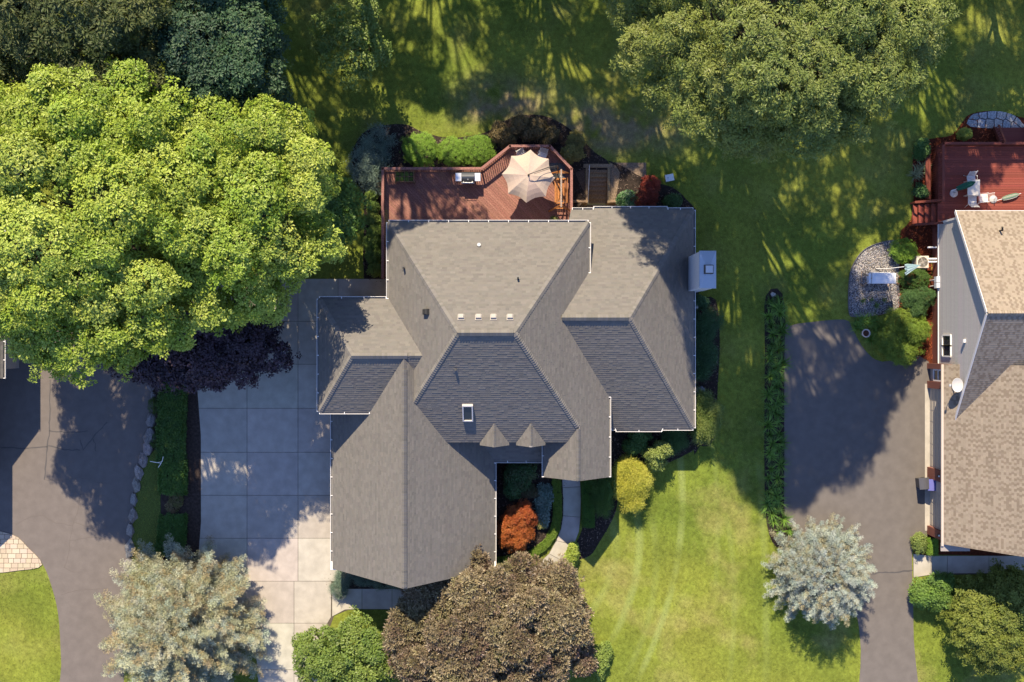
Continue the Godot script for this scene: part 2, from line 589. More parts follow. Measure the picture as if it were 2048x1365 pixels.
# a slope: sheathing with an edge, and on it courses of single tabs, each raised at its lower end
func roof_slope(house: Node3D, pts: Array, style: Dictionary, label := "") -> void:
	var n := newell(pts)
	var up := (Vector3.UP - n * n.y).normalized()
	var ax := up.cross(n).normalized()
	var o: Vector3 = pts[0]
	var pl := PackedVector2Array()
	var lo := Vector2(1e9, 1e9)
	var hi := Vector2(-1e9, -1e9)
	for p in pts:
		var q := Vector2((p - o).dot(ax), (p - o).dot(up))
		pl.append(q)
		lo = lo.min(q)
		hi = hi.max(q)
	if Geometry2D.is_polygon_clockwise(pl):
		pl.reverse()
	var to3 := func(q: Vector2, z: float) -> Vector3: return o + ax * q.x + up * q.y + n * z
	var sh := MB.new()
	sh.col = Color(0.3, 0.28, 0.26)
	var tr := Geometry2D.triangulate_polygon(pl)
	for i in range(0, tr.size(), 3):
		var a := pl[tr[i]]; var b := pl[tr[i + 1]]; var d := pl[tr[i + 2]]
		if (b - a).cross(d - a) < 0:
			var e := b; b = d; d = e
		sh.tri(to3.call(a, -0.004), to3.call(b, -0.004), to3.call(d, -0.004))
		sh.tri(to3.call(a, -0.1), to3.call(d, -0.1), to3.call(b, -0.1))
	for i in pl.size():
		var a := pl[i]; var b := pl[(i + 1) % pl.size()]
		sh.quad(to3.call(a, -0.1), to3.call(b, -0.1), to3.call(b, -0.004), to3.call(a, -0.004))
	var deck := part("roof_slope", sh, vmat("sheathing", 0.8), house)
	if label:
		deck.set_meta("label", label)
	var mb := MB.new()
	var e: float = style.course
	var rows := int((hi.y - lo.y) / e) + 1
	for r in rows:
		var v0 := lo.y + r * e
		var v1 := minf(v0 + e, hi.y)
		var u := lo.x - rng.randf() * 0.3
		var alt := r % 2
		if style.has("tab"):
			u = lo.x - (0.5 if alt else 0.0) * style.tab
		var row_k := 1.0 + rng.randf_range(-0.03, 0.03)
		while u < hi.x:
			var w: float = style.tab if style.has("tab") else rng.randf_range(0.13, 0.34)
			var u1 := minf(u + w, hi.x)
			var u0 := maxf(u, lo.x)
			u += w
			if u1 - u0 < 0.005:
				continue
			var th: float = style.thick * (rng.randf_range(0.8, 1.2) if style.has("tab") else (1.0 if rng.randf() < 0.5 else 1.9) * rng.randf_range(0.85, 1.15))
			var tone: Color = style.pal[rng.randi() % style.pal.size()]
			if style.has("dots") and rng.randf() < (0.62 if (int(round((u - lo.x) / w)) + r % 2) % 2 == 0 else 0.14):
				tone = style.dots
			var k: float = row_k * rng.randf_range(1.0 - style.vary, 1.0 + style.vary)
			mb.col = Color(tone.r * k, tone.g * k, tone.b * k)
			var gap: float = style.get("gap", 0.0)
			var rect := PackedVector2Array([Vector2(u0 + gap, v0), Vector2(u1 - gap, v0), Vector2(u1 - gap, v1), Vector2(u0 + gap, v1)])
			var all_in := true
			for q in rect:
				if not Geometry2D.is_point_in_polygon(q, pl):
					all_in = false
					break
			var pieces := [rect] if all_in else Geometry2D.intersect_polygons(rect, pl)
			for pc in pieces:
				if pc.size() < 3:
					continue
				var z := func(q: Vector2) -> Vector3: return to3.call(q, th * (1.0 - 0.94 * (q.y - v0) / e))
				if Geometry2D.is_polygon_clockwise(pc):
					pc.reverse()
				for i in range(1, pc.size() - 1):
					mb.tri(z.call(pc[0]), z.call(pc[i]), z.call(pc[i + 1]))
				for i in pc.size():
					var a: Vector2 = pc[i]
					var b: Vector2 = pc[(i + 1) % pc.size()]
					if absf(a.y - v0) < 0.001 and absf(b.y - v0) < 0.001:
						mb.quad(to3.call(a, -0.002), to3.call(b, -0.002), z.call(b), z.call(a))
					elif absf(a.x - b.x) < 0.001:
						mb.quad(to3.call(a, -0.002), to3.call(b, -0.002), z.call(b), z.call(a))
	var s := part("shingles", mb, vmat(style.mat, 0.95, tex_fine, 1.3), deck)
	s.set_meta("kind", "stuff")

var cap_left := 300
# folded caps along a ridge or hip between two slopes
func caps(house: Node3D, p: Vector3, q: Vector3, n1: Vector3, n2: Vector3, lift: float, style: Dictionary, single := true, half := 0.17) -> void:
	var d := (q - p).normalized()      # laid from p up to q
	var a := d.cross(n1).normalized()
	if a.dot(n2) > 0: a = -a
	if a.y > 0: a = -a
	var b := d.cross(n2).normalized()
	if b.y > 0: b = -b
	if b.dot(a) > 0.995: b = -b
	var up := (n1 + n2).normalized()
	var e := 0.145
	var cnt := int((q - p).length() / e)
	var joined := MB.new()
	var variants := []
	for kind in 5:
		var mb := MB.new()
		var tone: Color = style.pal[kind % style.pal.size()]
		var k := 1.12 + 0.07 * (kind - 2)
		mb.col = Color(tone.r * k, tone.g * k, tone.b * k)
		_cap(mb, Vector3.ZERO, d, a, b, up, e, lift, half)
		variants.append(mb.mesh())
	for i in cnt:
		var at := p + d * e * i
		var kind := rng.randi() % 5
		if single and cap_left > 0:
			cap_left -= 1
			part("ridge_cap", variants[kind], vmat(style.mat, 0.95, tex_fine, 1.3), house, at)
		else:
			var tone: Color = style.pal[kind % style.pal.size()]
			var k := 1.12 + 0.07 * (kind - 2)
			joined.col = Color(tone.r * k, tone.g * k, tone.b * k)
			_cap(joined, at, d, a, b, up, e, lift, half)
	if joined.ix.size():
		part("ridge_caps", joined, vmat(style.mat, 0.95, tex_fine, 1.3), house).set_meta("kind", "stuff")

func _cap(mb: MB, o: Vector3, d: Vector3, a: Vector3, b: Vector3, up: Vector3, e: float, lift: float, half: float) -> void:
	var f := e * 1.25
	var lo := lift + 0.055
	var hi := lift + 0.012
	var c0 := o + up * lo
	var c1 := o + d * f + up * hi
	for s in [a, b]:
		var s0: Vector3 = o + s * half + up * (lo - 0.004)
		var s1: Vector3 = o + s * half + d * f + up * (hi - 0.004)
		if s == a:
			mb.quad(c0, c1, s1, s0)
			mb.quad(s0, s1, s1 - up * (lift + 0.02), s0 - up * (lift + 0.02))
		else:
			mb.quad(c1, c0, s0, s1)
			mb.quad(s1, s0, s0 - up * (lift + 0.02), s1 - up * (lift + 0.02))
		if s == a:
			mb.quad(c0, s0, s0 - up * (lo + 0.005), o - up * 0.005)
		else:
			mb.quad(s0, c0, o - up * 0.005, s0 - up * (lo + 0.005))

# open gutter with hangers along an eave, standing out from it on the given side
func gutter(house: Node3D, a: Vector3, b: Vector3, out: Vector3, mat: Material) -> void:
	var mb := MB.new()
	mb.col = Color(0.62, 0.6, 0.58)
	var y := Vector3(0, -0.01, 0)
	var w := 0.12
	var t := 0.012
	mb.bar(a + out * w + y - Vector3(0, 0.05, 0), b + out * w + y - Vector3(0, 0.05, 0), t + 0.01, 0.1)
	mb.col = Color(0.16, 0.15, 0.14)
	mb.bar(a + out * (w * 0.5) + y - Vector3(0, 0.1, 0), b + out * (w * 0.5) + y - Vector3(0, 0.1, 0), w, t)
	mb.bar(a + out * 0.012 + y - Vector3(0, 0.06, 0), b + out * 0.012 + y - Vector3(0, 0.06, 0), t, 0.09)
	var g := part("gutter", mb, mat, house)
	var hb := MB.new()
	hb.col = Color(0.8, 0.78, 0.76)
	var d := (b - a).normalized()
	var l := (b - a).length()
	var k := maxi(2, int(l / 1.0))
	for i in k + 1:
		var p := a + d * clampf(l * i / k, 0.02, l - 0.02) + y
		hb.bar(p, p + out * w, 0.03, 0.01)
	part("hangers", hb, mat, g)

func window(house: Node3D, c: Vector3, out: Vector3, w: float, h: float, frame_col := Color(0.75, 0.74, 0.72), bars := 1) -> void:
	var side := Vector3.UP.cross(out).normalized()
	var mb := MB.new()
	mb.col = frame_col
	for s in [-1, 1]:
		mb.bar(c + side * s * w / 2 - Vector3(0, h / 2, 0) + out * 0.02, c + side * s * w / 2 + Vector3(0, h / 2, 0) + out * 0.02, 0.08, 0.08)
		mb.bar(c - side * (w / 2 - 0.04) + Vector3(0, s * h / 2, 0) + out * 0.022, c + side * (w / 2 - 0.04) + Vector3(0, s * h / 2, 0) + out * 0.022, 0.084, 0.084)
	for i in bars:
		var y := h * ((i + 1.0) / (bars + 1) - 0.5)
		mb.bar(c - side * (w / 2 - 0.05) + Vector3(0, y, 0) + out * 0.02, c + side * (w / 2 - 0.05) + Vector3(0, y, 0) + out * 0.02, 0.06, 0.06)
	var f := part("window", mb, vmat("trim", 0.5), house)
	var gm := flat("glass", Color(0.03, 0.035, 0.04), 0.06)
	for i in bars + 1:
		var gb := MB.new()
		var y := h * ((i + 0.5) / (bars + 1) - 0.5)
		var hh := h / (bars + 1) * 0.5 - 0.03
		var o := c + Vector3(0, y, 0) + out * 0.012
		gb.quad(o - side * (w / 2 - 0.04) - Vector3(0, hh, 0), o + side * (w / 2 - 0.04) - Vector3(0, hh, 0), o + side * (w / 2 - 0.04) + Vector3(0, hh, 0), o - side * (w / 2 - 0.04) + Vector3(0, hh, 0))
		part("pane", gb, gm, f)

# timber railing: cap, rails, posts, single balusters
func railing(parent: Node3D, a: Vector3, b: Vector3, high: float, mat: Material, col: Color, step := 0.13, ends := true) -> void:
	var d := (b - a).normalized()
	var l := (b - a).length()
	var up := Vector3(0, high, 0)
	var mb := MB.new()
	mb.col = col
	mb.bar(a + up - d * 0.06, b + up + d * 0.06, 0.15, 0.038, 0.006)
	var rail := part("handrail", mb, mat, parent)
	var m2 := MB.new()
	m2.col = col * 0.92
	m2.bar(a + up - Vector3(0, 0.07, 0), b + up - Vector3(0, 0.07, 0), 0.04, 0.09)
	m2.bar(a + Vector3(0, 0.12, 0), b + Vector3(0, 0.12, 0), 0.04, 0.09)
	part("rail", m2, mat, rail)
	var pb := MB.new()
	pb.col = col * 0.95
	pb.bx(-0.045, -0.1, -0.045, 0.045, high - 0.02, 0.045)
	var pm := pb.mesh()
	var np := maxi(1, int(l / 1.8))
	for i in np + (1 if ends else 0):
		part("post", pm, mat, parent, a + d * (l * i / np))
	var bb := MB.new()
	bb.col = col
	bb.bx(-0.018, 0.06, -0.018, 0.018, high - 0.04, 0.018)
	var bm := bb.mesh()
	var side := d.cross(Vector3.UP) * 0.04
	var k := int(l / step)
	for i in range(1, k):
		var o := part("baluster", bm, mat, parent, a + d * (l * i / k) + side)
		o.rotation.y = atan2(d.x, d.z)

# boards clipped to an outline, running at an angle
func boards(parent: Node3D, outline: PackedVector2Array, y: float, angle: float, width: float, mat: Material, pal: Array, called := "deck_board") -> void:
	var lo := Vector2(1e9, 1e9)
	var hi := Vector2(-1e9, -1e9)
	var rot := PackedVector2Array()
	for p in outline:
		var q := p.rotated(-angle)
		rot.append(q)
		lo = lo.min(q)
		hi = hi.max(q)
	var v := lo.y
	while v < hi.y:
		var x := lo.x
		var strip := PackedVector2Array([Vector2(lo.x, v + 0.005), Vector2(hi.x, v + 0.005), Vector2(hi.x, v + width - 0.005), Vector2(lo.x, v + width - 0.005)])
		for pc in Geometry2D.intersect_polygons(strip, rot):
			var back := PackedVector2Array()
			for q in pc:
				back.append(q.rotated(angle))
			var mb := MB.new()
			mb.col = pick(pal, 0.09)
			mb.prism(back, y - 0.03, y)
			part(called, mb, mat, parent)
		v += width

# ---------------------------------------------------------------- ground
func mask_out(p: PackedVector2Array) -> void:
	_mask(p, 0)

func _mask(p: PackedVector2Array, val: int) -> void:
	var lo := Vector2(1e9, 1e9)
	var hi := Vector2(-1e9, -1e9)
	for q in p:
		lo = lo.min(q)
		hi = hi.max(q)
	for j in range(maxi(0, int((lo.y - MZ0) / MC)), mini(MH, int((hi.y - MZ0) / MC) + 1)):
		for i in range(maxi(0, int((lo.x - MX0) / MC)), mini(MW, int((hi.x - MX0) / MC) + 1)):
			if lawn_mask[j * MW + i] != val and Geometry2D.is_point_in_polygon(Vector2(MX0 + (i + 0.5) * MC, MZ0 + (j + 0.5) * MC), p):
				lawn_mask[j * MW + i] = val

func sheet(called: String, p: PackedVector2Array, y0: float, y1: float, mat: Material, col: Color) -> MeshInstance3D:
	var mb := MB.new()
	mb.col = col
	mb.prism(p, y0, y1)
	mask_out(p)
	return setting(called, mb, mat)

# mowing marks: centre lines in metres with half-widths
var marks := []
func lawn_colour(x: float, z: float) -> Color:
	var big := noise.get_noise_2d(x * 1.1 + 40, z * 1.1)
	var mid := noise.get_noise_2d(x * 4.0, z * 4.0 + 90)
	var dry := clampf(noise.get_noise_2d(x * 2.2 + 300, z * 2.2) * 1.6 + noise.get_noise_2d(x * 9.0, z * 9.0) * 0.5 - 0.08, 0, 1)
	# worn ground behind the house
	var worn := maxf(exp(-(pow((x - 5.8) / 3.6, 2) + pow((z + 12.6) / 1.3, 2))), exp(-(pow((x + 0.6) / 2.2, 2) + pow((z + 14.0) / 1.3, 2))))
	worn = clampf(worn * (1.1 + mid * 1.6 + noise.get_noise_2d(x * 12, z * 12) * 0.8), 0, 1)
	var c := Color(0.115, 0.16, 0.025).lerp(Color(0.2, 0.222, 0.038), clampf(0.5 + big * 0.9 + mid * 0.5, 0, 1))
	var front := clampf((z - 6.0) / 4.0, 0, 1) * clampf((x - 3.0) / 2.0, 0, 1)
	c = c.lerp(Color(0.27, 0.255, 0.085), dry * (0.3 + 0.45 * front))
	c = c.lerp(Color(0.24, 0.185, 0.115), worn * 0.85)
	var tuft := 1.0 + 0.3 * noise.get_noise_2d(x * 30.0, z * 30.0) + 0.3 * noise.get_noise_2d(x * 75.0 + 50, z * 75.0)
	c = Color(c.r * tuft, c.g * tuft * (1.0 + 0.1 * mid), c.b * tuft)
	for m in marks:
		if z > m[1] and z < m[2]:
			var t: float = (z - m[1]) / (m[2] - m[1])
			var cx: float = lerpf(lerpf(m[0], m[3], t), lerpf(m[3], m[4], t), t)
			var w: float = absf(x - cx) / m[5]
			if w < 1.0:
				c = c.lerp(Color(0.26, 0.31, 0.1), (1.0 - w * w) * m[6] * 0.75 * minf(1.0, minf(t, 1 - t) * 8.0) * clampf(0.8 + mid * 1.2, 0.2, 1))
	return c

func _ready() -> void:
	rng.seed = 20240611
	noise.seed = 7
	noise.frequency = 0.08
	noise.fractal_octaves = 3
	# ---- camera, sky, sun, exposure
	var cam := Camera3D.new()
	cam.name = "camera"
	add_child(cam)
	cam.position = Vector3(0, DRONE, 0)
	cam.rotation_degrees = Vector3(-90, 0, 0)
	cam.fov = rad_to_deg(2.0 * atan(682.5 / (GRID * DRONE)))
	cam.far = 600.0
	cam.current = true
	var we := WorldEnvironment.new()
	we.name = "environment"
	var env := Environment.new()
	env.background_mode = Environment.BG_SKY
	var sky := ProceduralSkyMaterial.new()
	sky.sky_top_color = Color(0.43, 0.55, 0.8)
	sky.sky_horizon_color = Color(0.7, 0.76, 0.84)
	sky.sky_curve = 0.15
	sky.ground_bottom_color = Color(0.3, 0.32, 0.22)
	sky.ground_horizon_color = Color(0.5, 0.52, 0.5)
	env.sky = Sky.new()
	env.sky.sky_material = sky
	env.tonemap_mode = Environment.TONE_MAPPER_LINEAR
	env.background_energy_multiplier = 0.78
	env.tonemap_exposure = 2.4
	env.sdfgi_enabled = true
	env.ssao_enabled = true
	env.ssil_enabled = true
	we.environment = env
	add_child(we)
	var sun := DirectionalLight3D.new()
	sun.name = "sun"
	sun.light_energy = 1.5
	sun.light_color = Color(1.0, 0.93, 0.81)
	sun.light_angular_distance = 0.5
	sun.shadow_enabled = true
	add_child(sun)
	sun.look_at_from_position(Vector3.ZERO, Vector3(0.2, -1.0, 0.955), Vector3.UP)

	tex_grain = grain(0.02, 0.6, 1.0, 3)
	tex_fine = grain(0.06, 0.78, 1.0, 5)
	tex_coarse = grain(0.008, 0.72, 1.0, 9)
	LM.leaf = leaf_clump(26, 0.34, 0.55, 11)
	LM.big = leaf_clump(34, 0.30, 0.55, 12, 0.2, 0.7)
	LM.narrow = leaf_clump(44, 0.36, 0.28, 13, 0.3, 0.7)
	LM.fine = leaf_clump(46, 0.2, 0.5, 14, 0.1, 0.8)
	LM.spiky = leaf_clump(30, 0.36, 0.42, 15, -0.5, 1.0)
	LM.spruce = needle_spray(21, 6, 0.36, 0.1)
	LM.fan = needle_spray(22, 7, 0.5, 0.06)
	LM.daylily = blade_clump(46, 31, 0.62, 0.62, 0.04)
	LM.tuft = blade_clump(9, 32, 0.55, 0.5, 0.11, 2)
	lawn_mask.resize(MW * MH)
	lawn_mask.fill(1)
	marks = [[4.6, 8.3, 17.0, 8.0, 3.6, 0.34, 0.5], [9.4, 4.2, 21, 11.4, 6.8, 0.26, 0.85], [6.4, 7.0, 18.0, 8.9, 5.6, 0.3, 0.8], [14.4, 6.0, 21, 15.1, 14.9, 0.28, 0.45],
		[12.4, 9.0, 21, 13.6, 12.6, 0.22, 0.3], [8.0, 9.5, 20, 9.4, 6.5, 0.26, 0.35], [11.8, 6.0, 15, 12.3, 11.9, 0.2, 0.25]]
	build_ground()
	build_house()
	build_right_house()
	build_left_house()
	build_stairwell()
	build_deck()
	build_right_deck()
	build_right_garden()
	build_left_bed()
	build_shrubs()
	build_trees()
	build_grass()

# ================================================================ ground
func build_ground() -> void:
	var lm := StandardMaterial3D.new()
	lm.resource_name = "turf"
	var img := Image.create(1024, 704, false, Image.FORMAT_RGB8)
	for j in 704:
		for i in 1024:
			img.set_pixel(i, j, (lawn_colour(-32.0 + 64.0 * i / 1024.0, -22.0 + 44.0 * j / 704.0) * 0.8).linear_to_srgb())
	lm.albedo_texture = ImageTexture.create_from_image(img)
	lm.uv1_triplanar = true
	lm.uv1_world_triplanar = true
	lm.uv1_scale = Vector3(1.0 / 64.0, 1.0 / 44.0, 1.0 / 44.0)
	lm.uv1_offset = Vector3(0.5, 0.5, 0.5)
	lm.roughness = 1.0
	lm.metallic_specular = 0.1
	var mb := MB.new()
	var xs := [-260.0, 3.55, 4.42, 5.66, 6.4, 260.0]
	var zs := [-260.0, -10.15, -8.2, -6.9, 260.0]
	for i in 5:
		for j in 4:
			if (j == 1 and i == 2) or (j == 2 and i >= 1 and i <= 3):
				continue
			mb.quad(Vector3(xs[i], 0, zs[j]), Vector3(xs[i], 0, zs[j + 1]), Vector3(xs[i + 1], 0, zs[j + 1]), Vector3(xs[i + 1], 0, zs[j]))
	setting("ground", mb, lm)
	mask_out(PackedVector2Array([Vector2(3.3, -10.3), Vector2(6.6, -10.3), Vector2(6.6, -6.9), Vector2(3.3, -6.9)]))
	# bare ground beside the sunken steps
	var flank := vmat("bare_soil", 1.0, grain(0.03, 0.6, 1.0, 44, 512, 5), 0.5)
	for q in [[3.3, -10.5, 4.32, -8.31, Color(0.13, 0.09, 0.065)], [5.77, -10.5, 7.9, -8.31, Color(0.26, 0.19, 0.13)], [6.53, -8.31, 7.4, -7.1, Color(0.2, 0.14, 0.1)]]:
		sheet("bare_ground", PackedVector2Array([Vector2(q[0], q[1]), Vector2(q[2], q[1]), Vector2(q[2], q[3]), Vector2(q[0], q[3])]), -0.02, 0.008, flank, q[4])
	# asphalt drives
	var asp := with_detail(vmat("asphalt", 0.95, grain(0.014, 0.91, 1.0, 21, 1024, 7), 0.09), grain(0.25, 0.88, 1.0, 22, 1024, 3))
	var left := smooth(poly([-60, 690, 300, 690, 306, 770, 302, 860, 284, 930, 268, 1010, 262, 1100, 256, 1190, 246, 1290, 236, 1420, 124, 1420, 122, 1330, 116, 1230, 100, 1165, 84, 1128, 55, 1095, 22, 1070, -60, 1060]), 4)
	var dl := sheet("driveway_asphalt", left, -0.1, 0.02, asp, Color(0.15, 0.131, 0.12))
	# tar lines poured into cracks
	var tar := flat("tar", Color(0.05, 0.046, 0.045), 0.7)
	for ln in [[100, 760, 99, 840, 98, 862, 94, 900, 92, 930, 88, 960], [98, 862, 130, 866, 160, 864, 175, 862], [0, 895, 50, 898, 95, 894], [95, 892, 130, 900, 160, 901], [165, 900, 182, 880, 200, 860, 214, 845], [184, 878, 190, 888, 191, 903], [165, 900, 160, 880]]:
		part("crack_seal", ribbon(ln, 0.032, 0.024), tar, dl)
	var crk := flat("crack", Color(0.1, 0.085, 0.075), 1.0)
	for ln in [[88, 960, 120, 962, 160, 956, 175, 960, 215, 968], [165, 958, 160, 990, 156, 1020, 145, 1050, 140, 1080, 136, 1110, 128, 1136], [160, 990, 210, 992], [30, 1050, 60, 1034, 85, 1032, 110, 1046, 145, 1052], [145, 1045, 190, 1058, 215, 1072], [140, 1082, 180, 1074, 215, 1080], [128, 1136, 150, 1146, 160, 1144], [120, 1190, 150, 1182, 200, 1178]]:
		part("crack", ribbon(ln, 0.018, 0.024), crk, dl)
	var right := smooth(poly([1570, 672, 1582, 652, 1620, 645, 1690, 640, 1706, 660, 1730, 700, 1765, 724, 1858, 724, 1858, 900, 1856, 1062, 1846, 1078, 1826, 1095, 1826, 1180, 1828, 1280, 1831, 1430, 1727, 1430, 1722, 1300, 1712, 1225, 1680, 1150, 1630, 1100, 1588, 1072, 1570, 1030, 1569, 900]), 4)
	var dr := sheet("driveway_asphalt", right, -0.1, 0.02, asp, Color(0.145, 0.126, 0.115))
	part("crack", ribbon([1744, 1148, 1765, 1145, 1790, 1146, 1826, 1141], 0.035, 0.024), tar, dr)
	part("crack", ribbon([1730, 1262, 1732, 1305], 0.04, 0.024), crk, dr)
	# concrete drive: single slabs
	var con := with_detail(vmat("concrete", 0.9, grain(0.012, 0.88, 1.0, 31, 1024, 7), 0.1), grain(0.2, 0.93, 1.0, 32, 1024, 3))
	var base := MB.new()
	base.col = Color(0.1, 0.085, 0.065)
	var outline := poly([392, 558, 790, 558, 790, 600, 668, 600, 668, 1205, 780, 1205, 890, 1200, 1010, 1160, 1010, 1195, 900, 1222, 700, 1219, 668, 1232, 657, 1262, 648, 1310, 640, 1430, 515, 1430, 518, 1300, 528, 1180, 392, 1180])
	base.prism(outline, -0.1, 0.012)
	mask_out(outline)
	var drive := setting("driveway_concrete", base, con)
	var xs2 := [392, 494, 596, 676]
	var ys2 := [558, 643, 729, 817, 905, 991, 1077, 1163]
	for j in 7:
		for i in 3:
			slab(drive, [xs2[i], ys2[j], xs2[i + 1], ys2[j], xs2[i + 1], ys2[j + 1], xs2[i], ys2[j + 1]], con)
	slab(drive, [676, 558, 790, 558, 790, 606, 676, 606], con)
	for q in [[430, 1163, 588, 1163, 588, 1247, 480, 1247], [588, 1163, 663, 1163, 662, 1235, 655, 1247, 588, 1247], [500, 1247, 588, 1247, 588, 1340, 516, 1340], [588, 1247, 655, 1247, 648, 1310, 646, 1340, 588, 1340], [516, 1340, 588, 1340, 588, 1430, 516, 1430], [588, 1340, 646, 1340, 640, 1430, 588, 1430],
			[664, 1178, 724, 1178, 724, 1219, 690, 1220, 664, 1234], [724, 1178, 784, 1178, 784, 1219, 724, 1219], [784, 1178, 850, 1175, 850, 1221, 784, 1219], [850, 1175, 930, 1165, 934, 1214, 850, 1221], [930, 1165, 1005, 1142, 1020, 1182, 934, 1214]]:
		slab(drive, q, con)
	# curved garden walk
	var wb := MB.new()
	wb.col = Color(0.1, 0.085, 0.065)
	var wk := [[1124, 925, 1160, 925], [1124, 960, 1160, 960], [1125, 976, 1161, 974], [1126, 1000, 1162, 1000], [1126, 1032, 1161, 1035], [1122, 1058, 1158, 1064], [1112, 1082, 1148, 1090], [1098, 1108, 1128, 1124], [1072, 1132, 1098, 1152], [1036, 1148, 1050, 1178], [1005, 1156, 1022, 1186]]
	var side_a := PackedVector2Array()
	var side_b := PackedVector2Array()
	for w in wk:
		side_a.append(P2(w[0], w[1]))
		side_b.append(P2(w[2], w[3]))
	side_b.reverse()
	side_a.append_array(side_b)
	wb.prism(side_a, -0.1, 0.012)
	mask_out(side_a)
	var walk := setting("garden_path", wb, con)
	for pr in [[0, 2], [2, 4], [4, 6], [6, 7], [7, 8], [8, 10]]:
		var q := []
		for i in range(pr[0], pr[1] + 1):
			q.append_array([wk[i][0], wk[i][1]])
		for i in range(pr[1], pr[0] - 1, -1):
			q.append_array([wk[i][2], wk[i][3]])
		slab(walk, q, con)
	# walk and apron by the neighbour's garage
	var nb := MB.new()
	nb.col = Color(0.1, 0.085, 0.065)
	nb.prism(poly([1827, 1112, 2120, 1112, 2120, 1146, 1827, 1152]), -0.1, 0.012)
	mask_out(poly([1827, 1108, 2120, 1112, 2120, 1146, 1827, 1156]))
	var nw := setting("garden_path", nb, con)
	for q in [[1827, 1108, 1862, 1112, 1862, 1150, 1827, 1156], [1862, 1112, 1895, 1112, 1895, 1148, 1862, 1150], [1895, 1112, 1978, 1112, 1978, 1147, 1895, 1148], [1978, 1112, 2060, 1112, 2060, 1146, 1978, 1147]]:
		slab(nw, q, con)
	var ab := MB.new()
	ab.col = Color(0.4, 0.37, 0.32)
	ab.prism(poly([1850, 768, 1864, 768, 1864, 1062, 1850, 1062]), -0.1, 0.045)
	setting("garage_apron", ab, con)
	# semicircular paved landing by the left-hand drive
	var pv := smooth(poly([-60, 1062, 22, 1069, 55, 1095, 84, 1130, 40, 1141, -60, 1143]), 3)
	var ps := sheet("paved_landing", pv, -0.1, 0.03, con, Color(0.2, 0.15, 0.1))
	var pm := vmat("paver", 0.9, tex_fine, 1.0)
	for j in 9:
		var x := -60.0 + (j % 2) * 7
		while x < 90:
			var w := rng.randf_range(9, 16)
			for pc in Geometry2D.intersect_polygons(poly([x + 0.4, 1060 + j * 9.6, x + w - 0.4, 1060 + j * 9.6, x + w - 0.4, 1060 + j * 9.6 + 8.8, x + 0.4, 1060 + j * 9.6 + 8.8]), pv):
				var b := MB.new()
				b.col = pick([Color(0.5, 0.41, 0.3), Color(0.47, 0.38, 0.28), Color(0.52, 0.44, 0.34)], 0.07)
				b.prism(pc, 0.02, 0.06)
				part("paver", b, pm, ps)
			x += w
	# soil and mulch
	var mul := with_detail(vmat("mulch", 1.0, grain(0.2, 0.45, 1.0, 41, 1024, 3), 0.25), grain(0.02, 0.6, 1.0, 42, 1024, 5))
	var brown := Color(0.085, 0.062, 0.05)
	var beds := [
		[704, 320, 712, 285, 738, 258, 780, 249, 815, 250, 845, 264, 900, 276, 968, 266, 1000, 246, 1040, 231, 1085, 231, 1125, 248, 1160, 275, 1190, 305, 1215, 322, 1215, 340, 1150, 345, 1150, 420, 765, 420, 765, 560, 728, 560, 728, 400, 712, 365],
		[1215, 322, 1240, 330, 1275, 350, 1310, 365, 1345, 375, 1372, 398, 1386, 430, 1240, 430, 1240, 345],
		[1220, 850, 1400, 850, 1400, 890, 1340, 925, 1290, 935, 1240, 930, 1236, 1000, 1225, 1040, 1196, 1090, 1180, 1112, 1150, 1120, 1140, 1100, 1164, 1060, 1166, 950, 1220, 950],
		[985, 920, 1124, 920, 1126, 1030, 1118, 1060, 1095, 1095, 1050, 1120, 1000, 1130, 985, 1135],
		[660, 1140, 990, 1140, 930, 1172, 724, 1180, 664, 1176],
		[1386, 520, 1398, 590, 1432, 600, 1440, 680, 1436, 770, 1428, 880, 1400, 892, 1386, 880]]
	for b in beds:
		sheet("mulch_bed", smooth(poly(b), 3), -0.05, 0.012, mul, brown)
	var red := Color(0.25, 0.055, 0.02)
	sheet("mulch_bed", smooth(poly([1826, 300, 1840, 284, 1870, 276, 1905, 270, 1925, 245, 1942, 228, 1990, 222, 2050, 236, 2120, 240, 2120, 440, 1878, 440, 1880, 720, 1850, 724, 1795, 715, 1795, 490, 1822, 440, 1828, 380]), 3), -0.05, 0.012, mul, red)
	sheet("mulch_bed", smooth(poly([1835, 1062, 1848, 1056, 1880, 1075, 2120, 1080, 2120, 1110, 1862, 1110, 1828, 1108]), 2), -0.05, 0.012, mul, red)
	sheet("mulch_bed", smooth(poly([1532, 592, 1565, 588, 1572, 700, 1572, 1030, 1590, 1075, 1570, 1095, 1545, 1085, 1530, 1000, 1530, 700]), 3), -0.05, 0.012, mul, brown)
	# bark chips lying on the beds
	var chip := MB.new()
	chip.box(Transform3D(), Vector3(0.09, 0.016, 0.03), 0.004)
	var cm := chip.mesh()
	var xf := []
	var cols := PackedColorArray()
	var xr := []
	var cr := PackedColorArray()
	for bi in beds.size():
		var p := smooth(poly(beds[bi]), 3)
		strew_flat(p, 40.0, xf, cols, [Color(0.12, 0.085, 0.065), Color(0.07, 0.05, 0.042), Color(0.16, 0.12, 0.095), Color(0.05, 0.04, 0.036)], 0.02, 0.5)
	strew_flat(poly([1826, 300, 1905, 270, 1942, 228, 2050, 236, 2050, 440, 1878, 440, 1880, 720, 1795, 715, 1795, 490, 1822, 440]), 40.0, xr, cr, [Color(0.3, 0.07, 0.025), Color(0.2, 0.045, 0.02), Color(0.36, 0.1, 0.04)], 0.02, 0.5)
	tag(instances("bark_chips", cm, xf, cols, vmat("chip", 1.0), self), "dark brown bark chips strewn over the planting beds", "bark chips", "", "stuff")
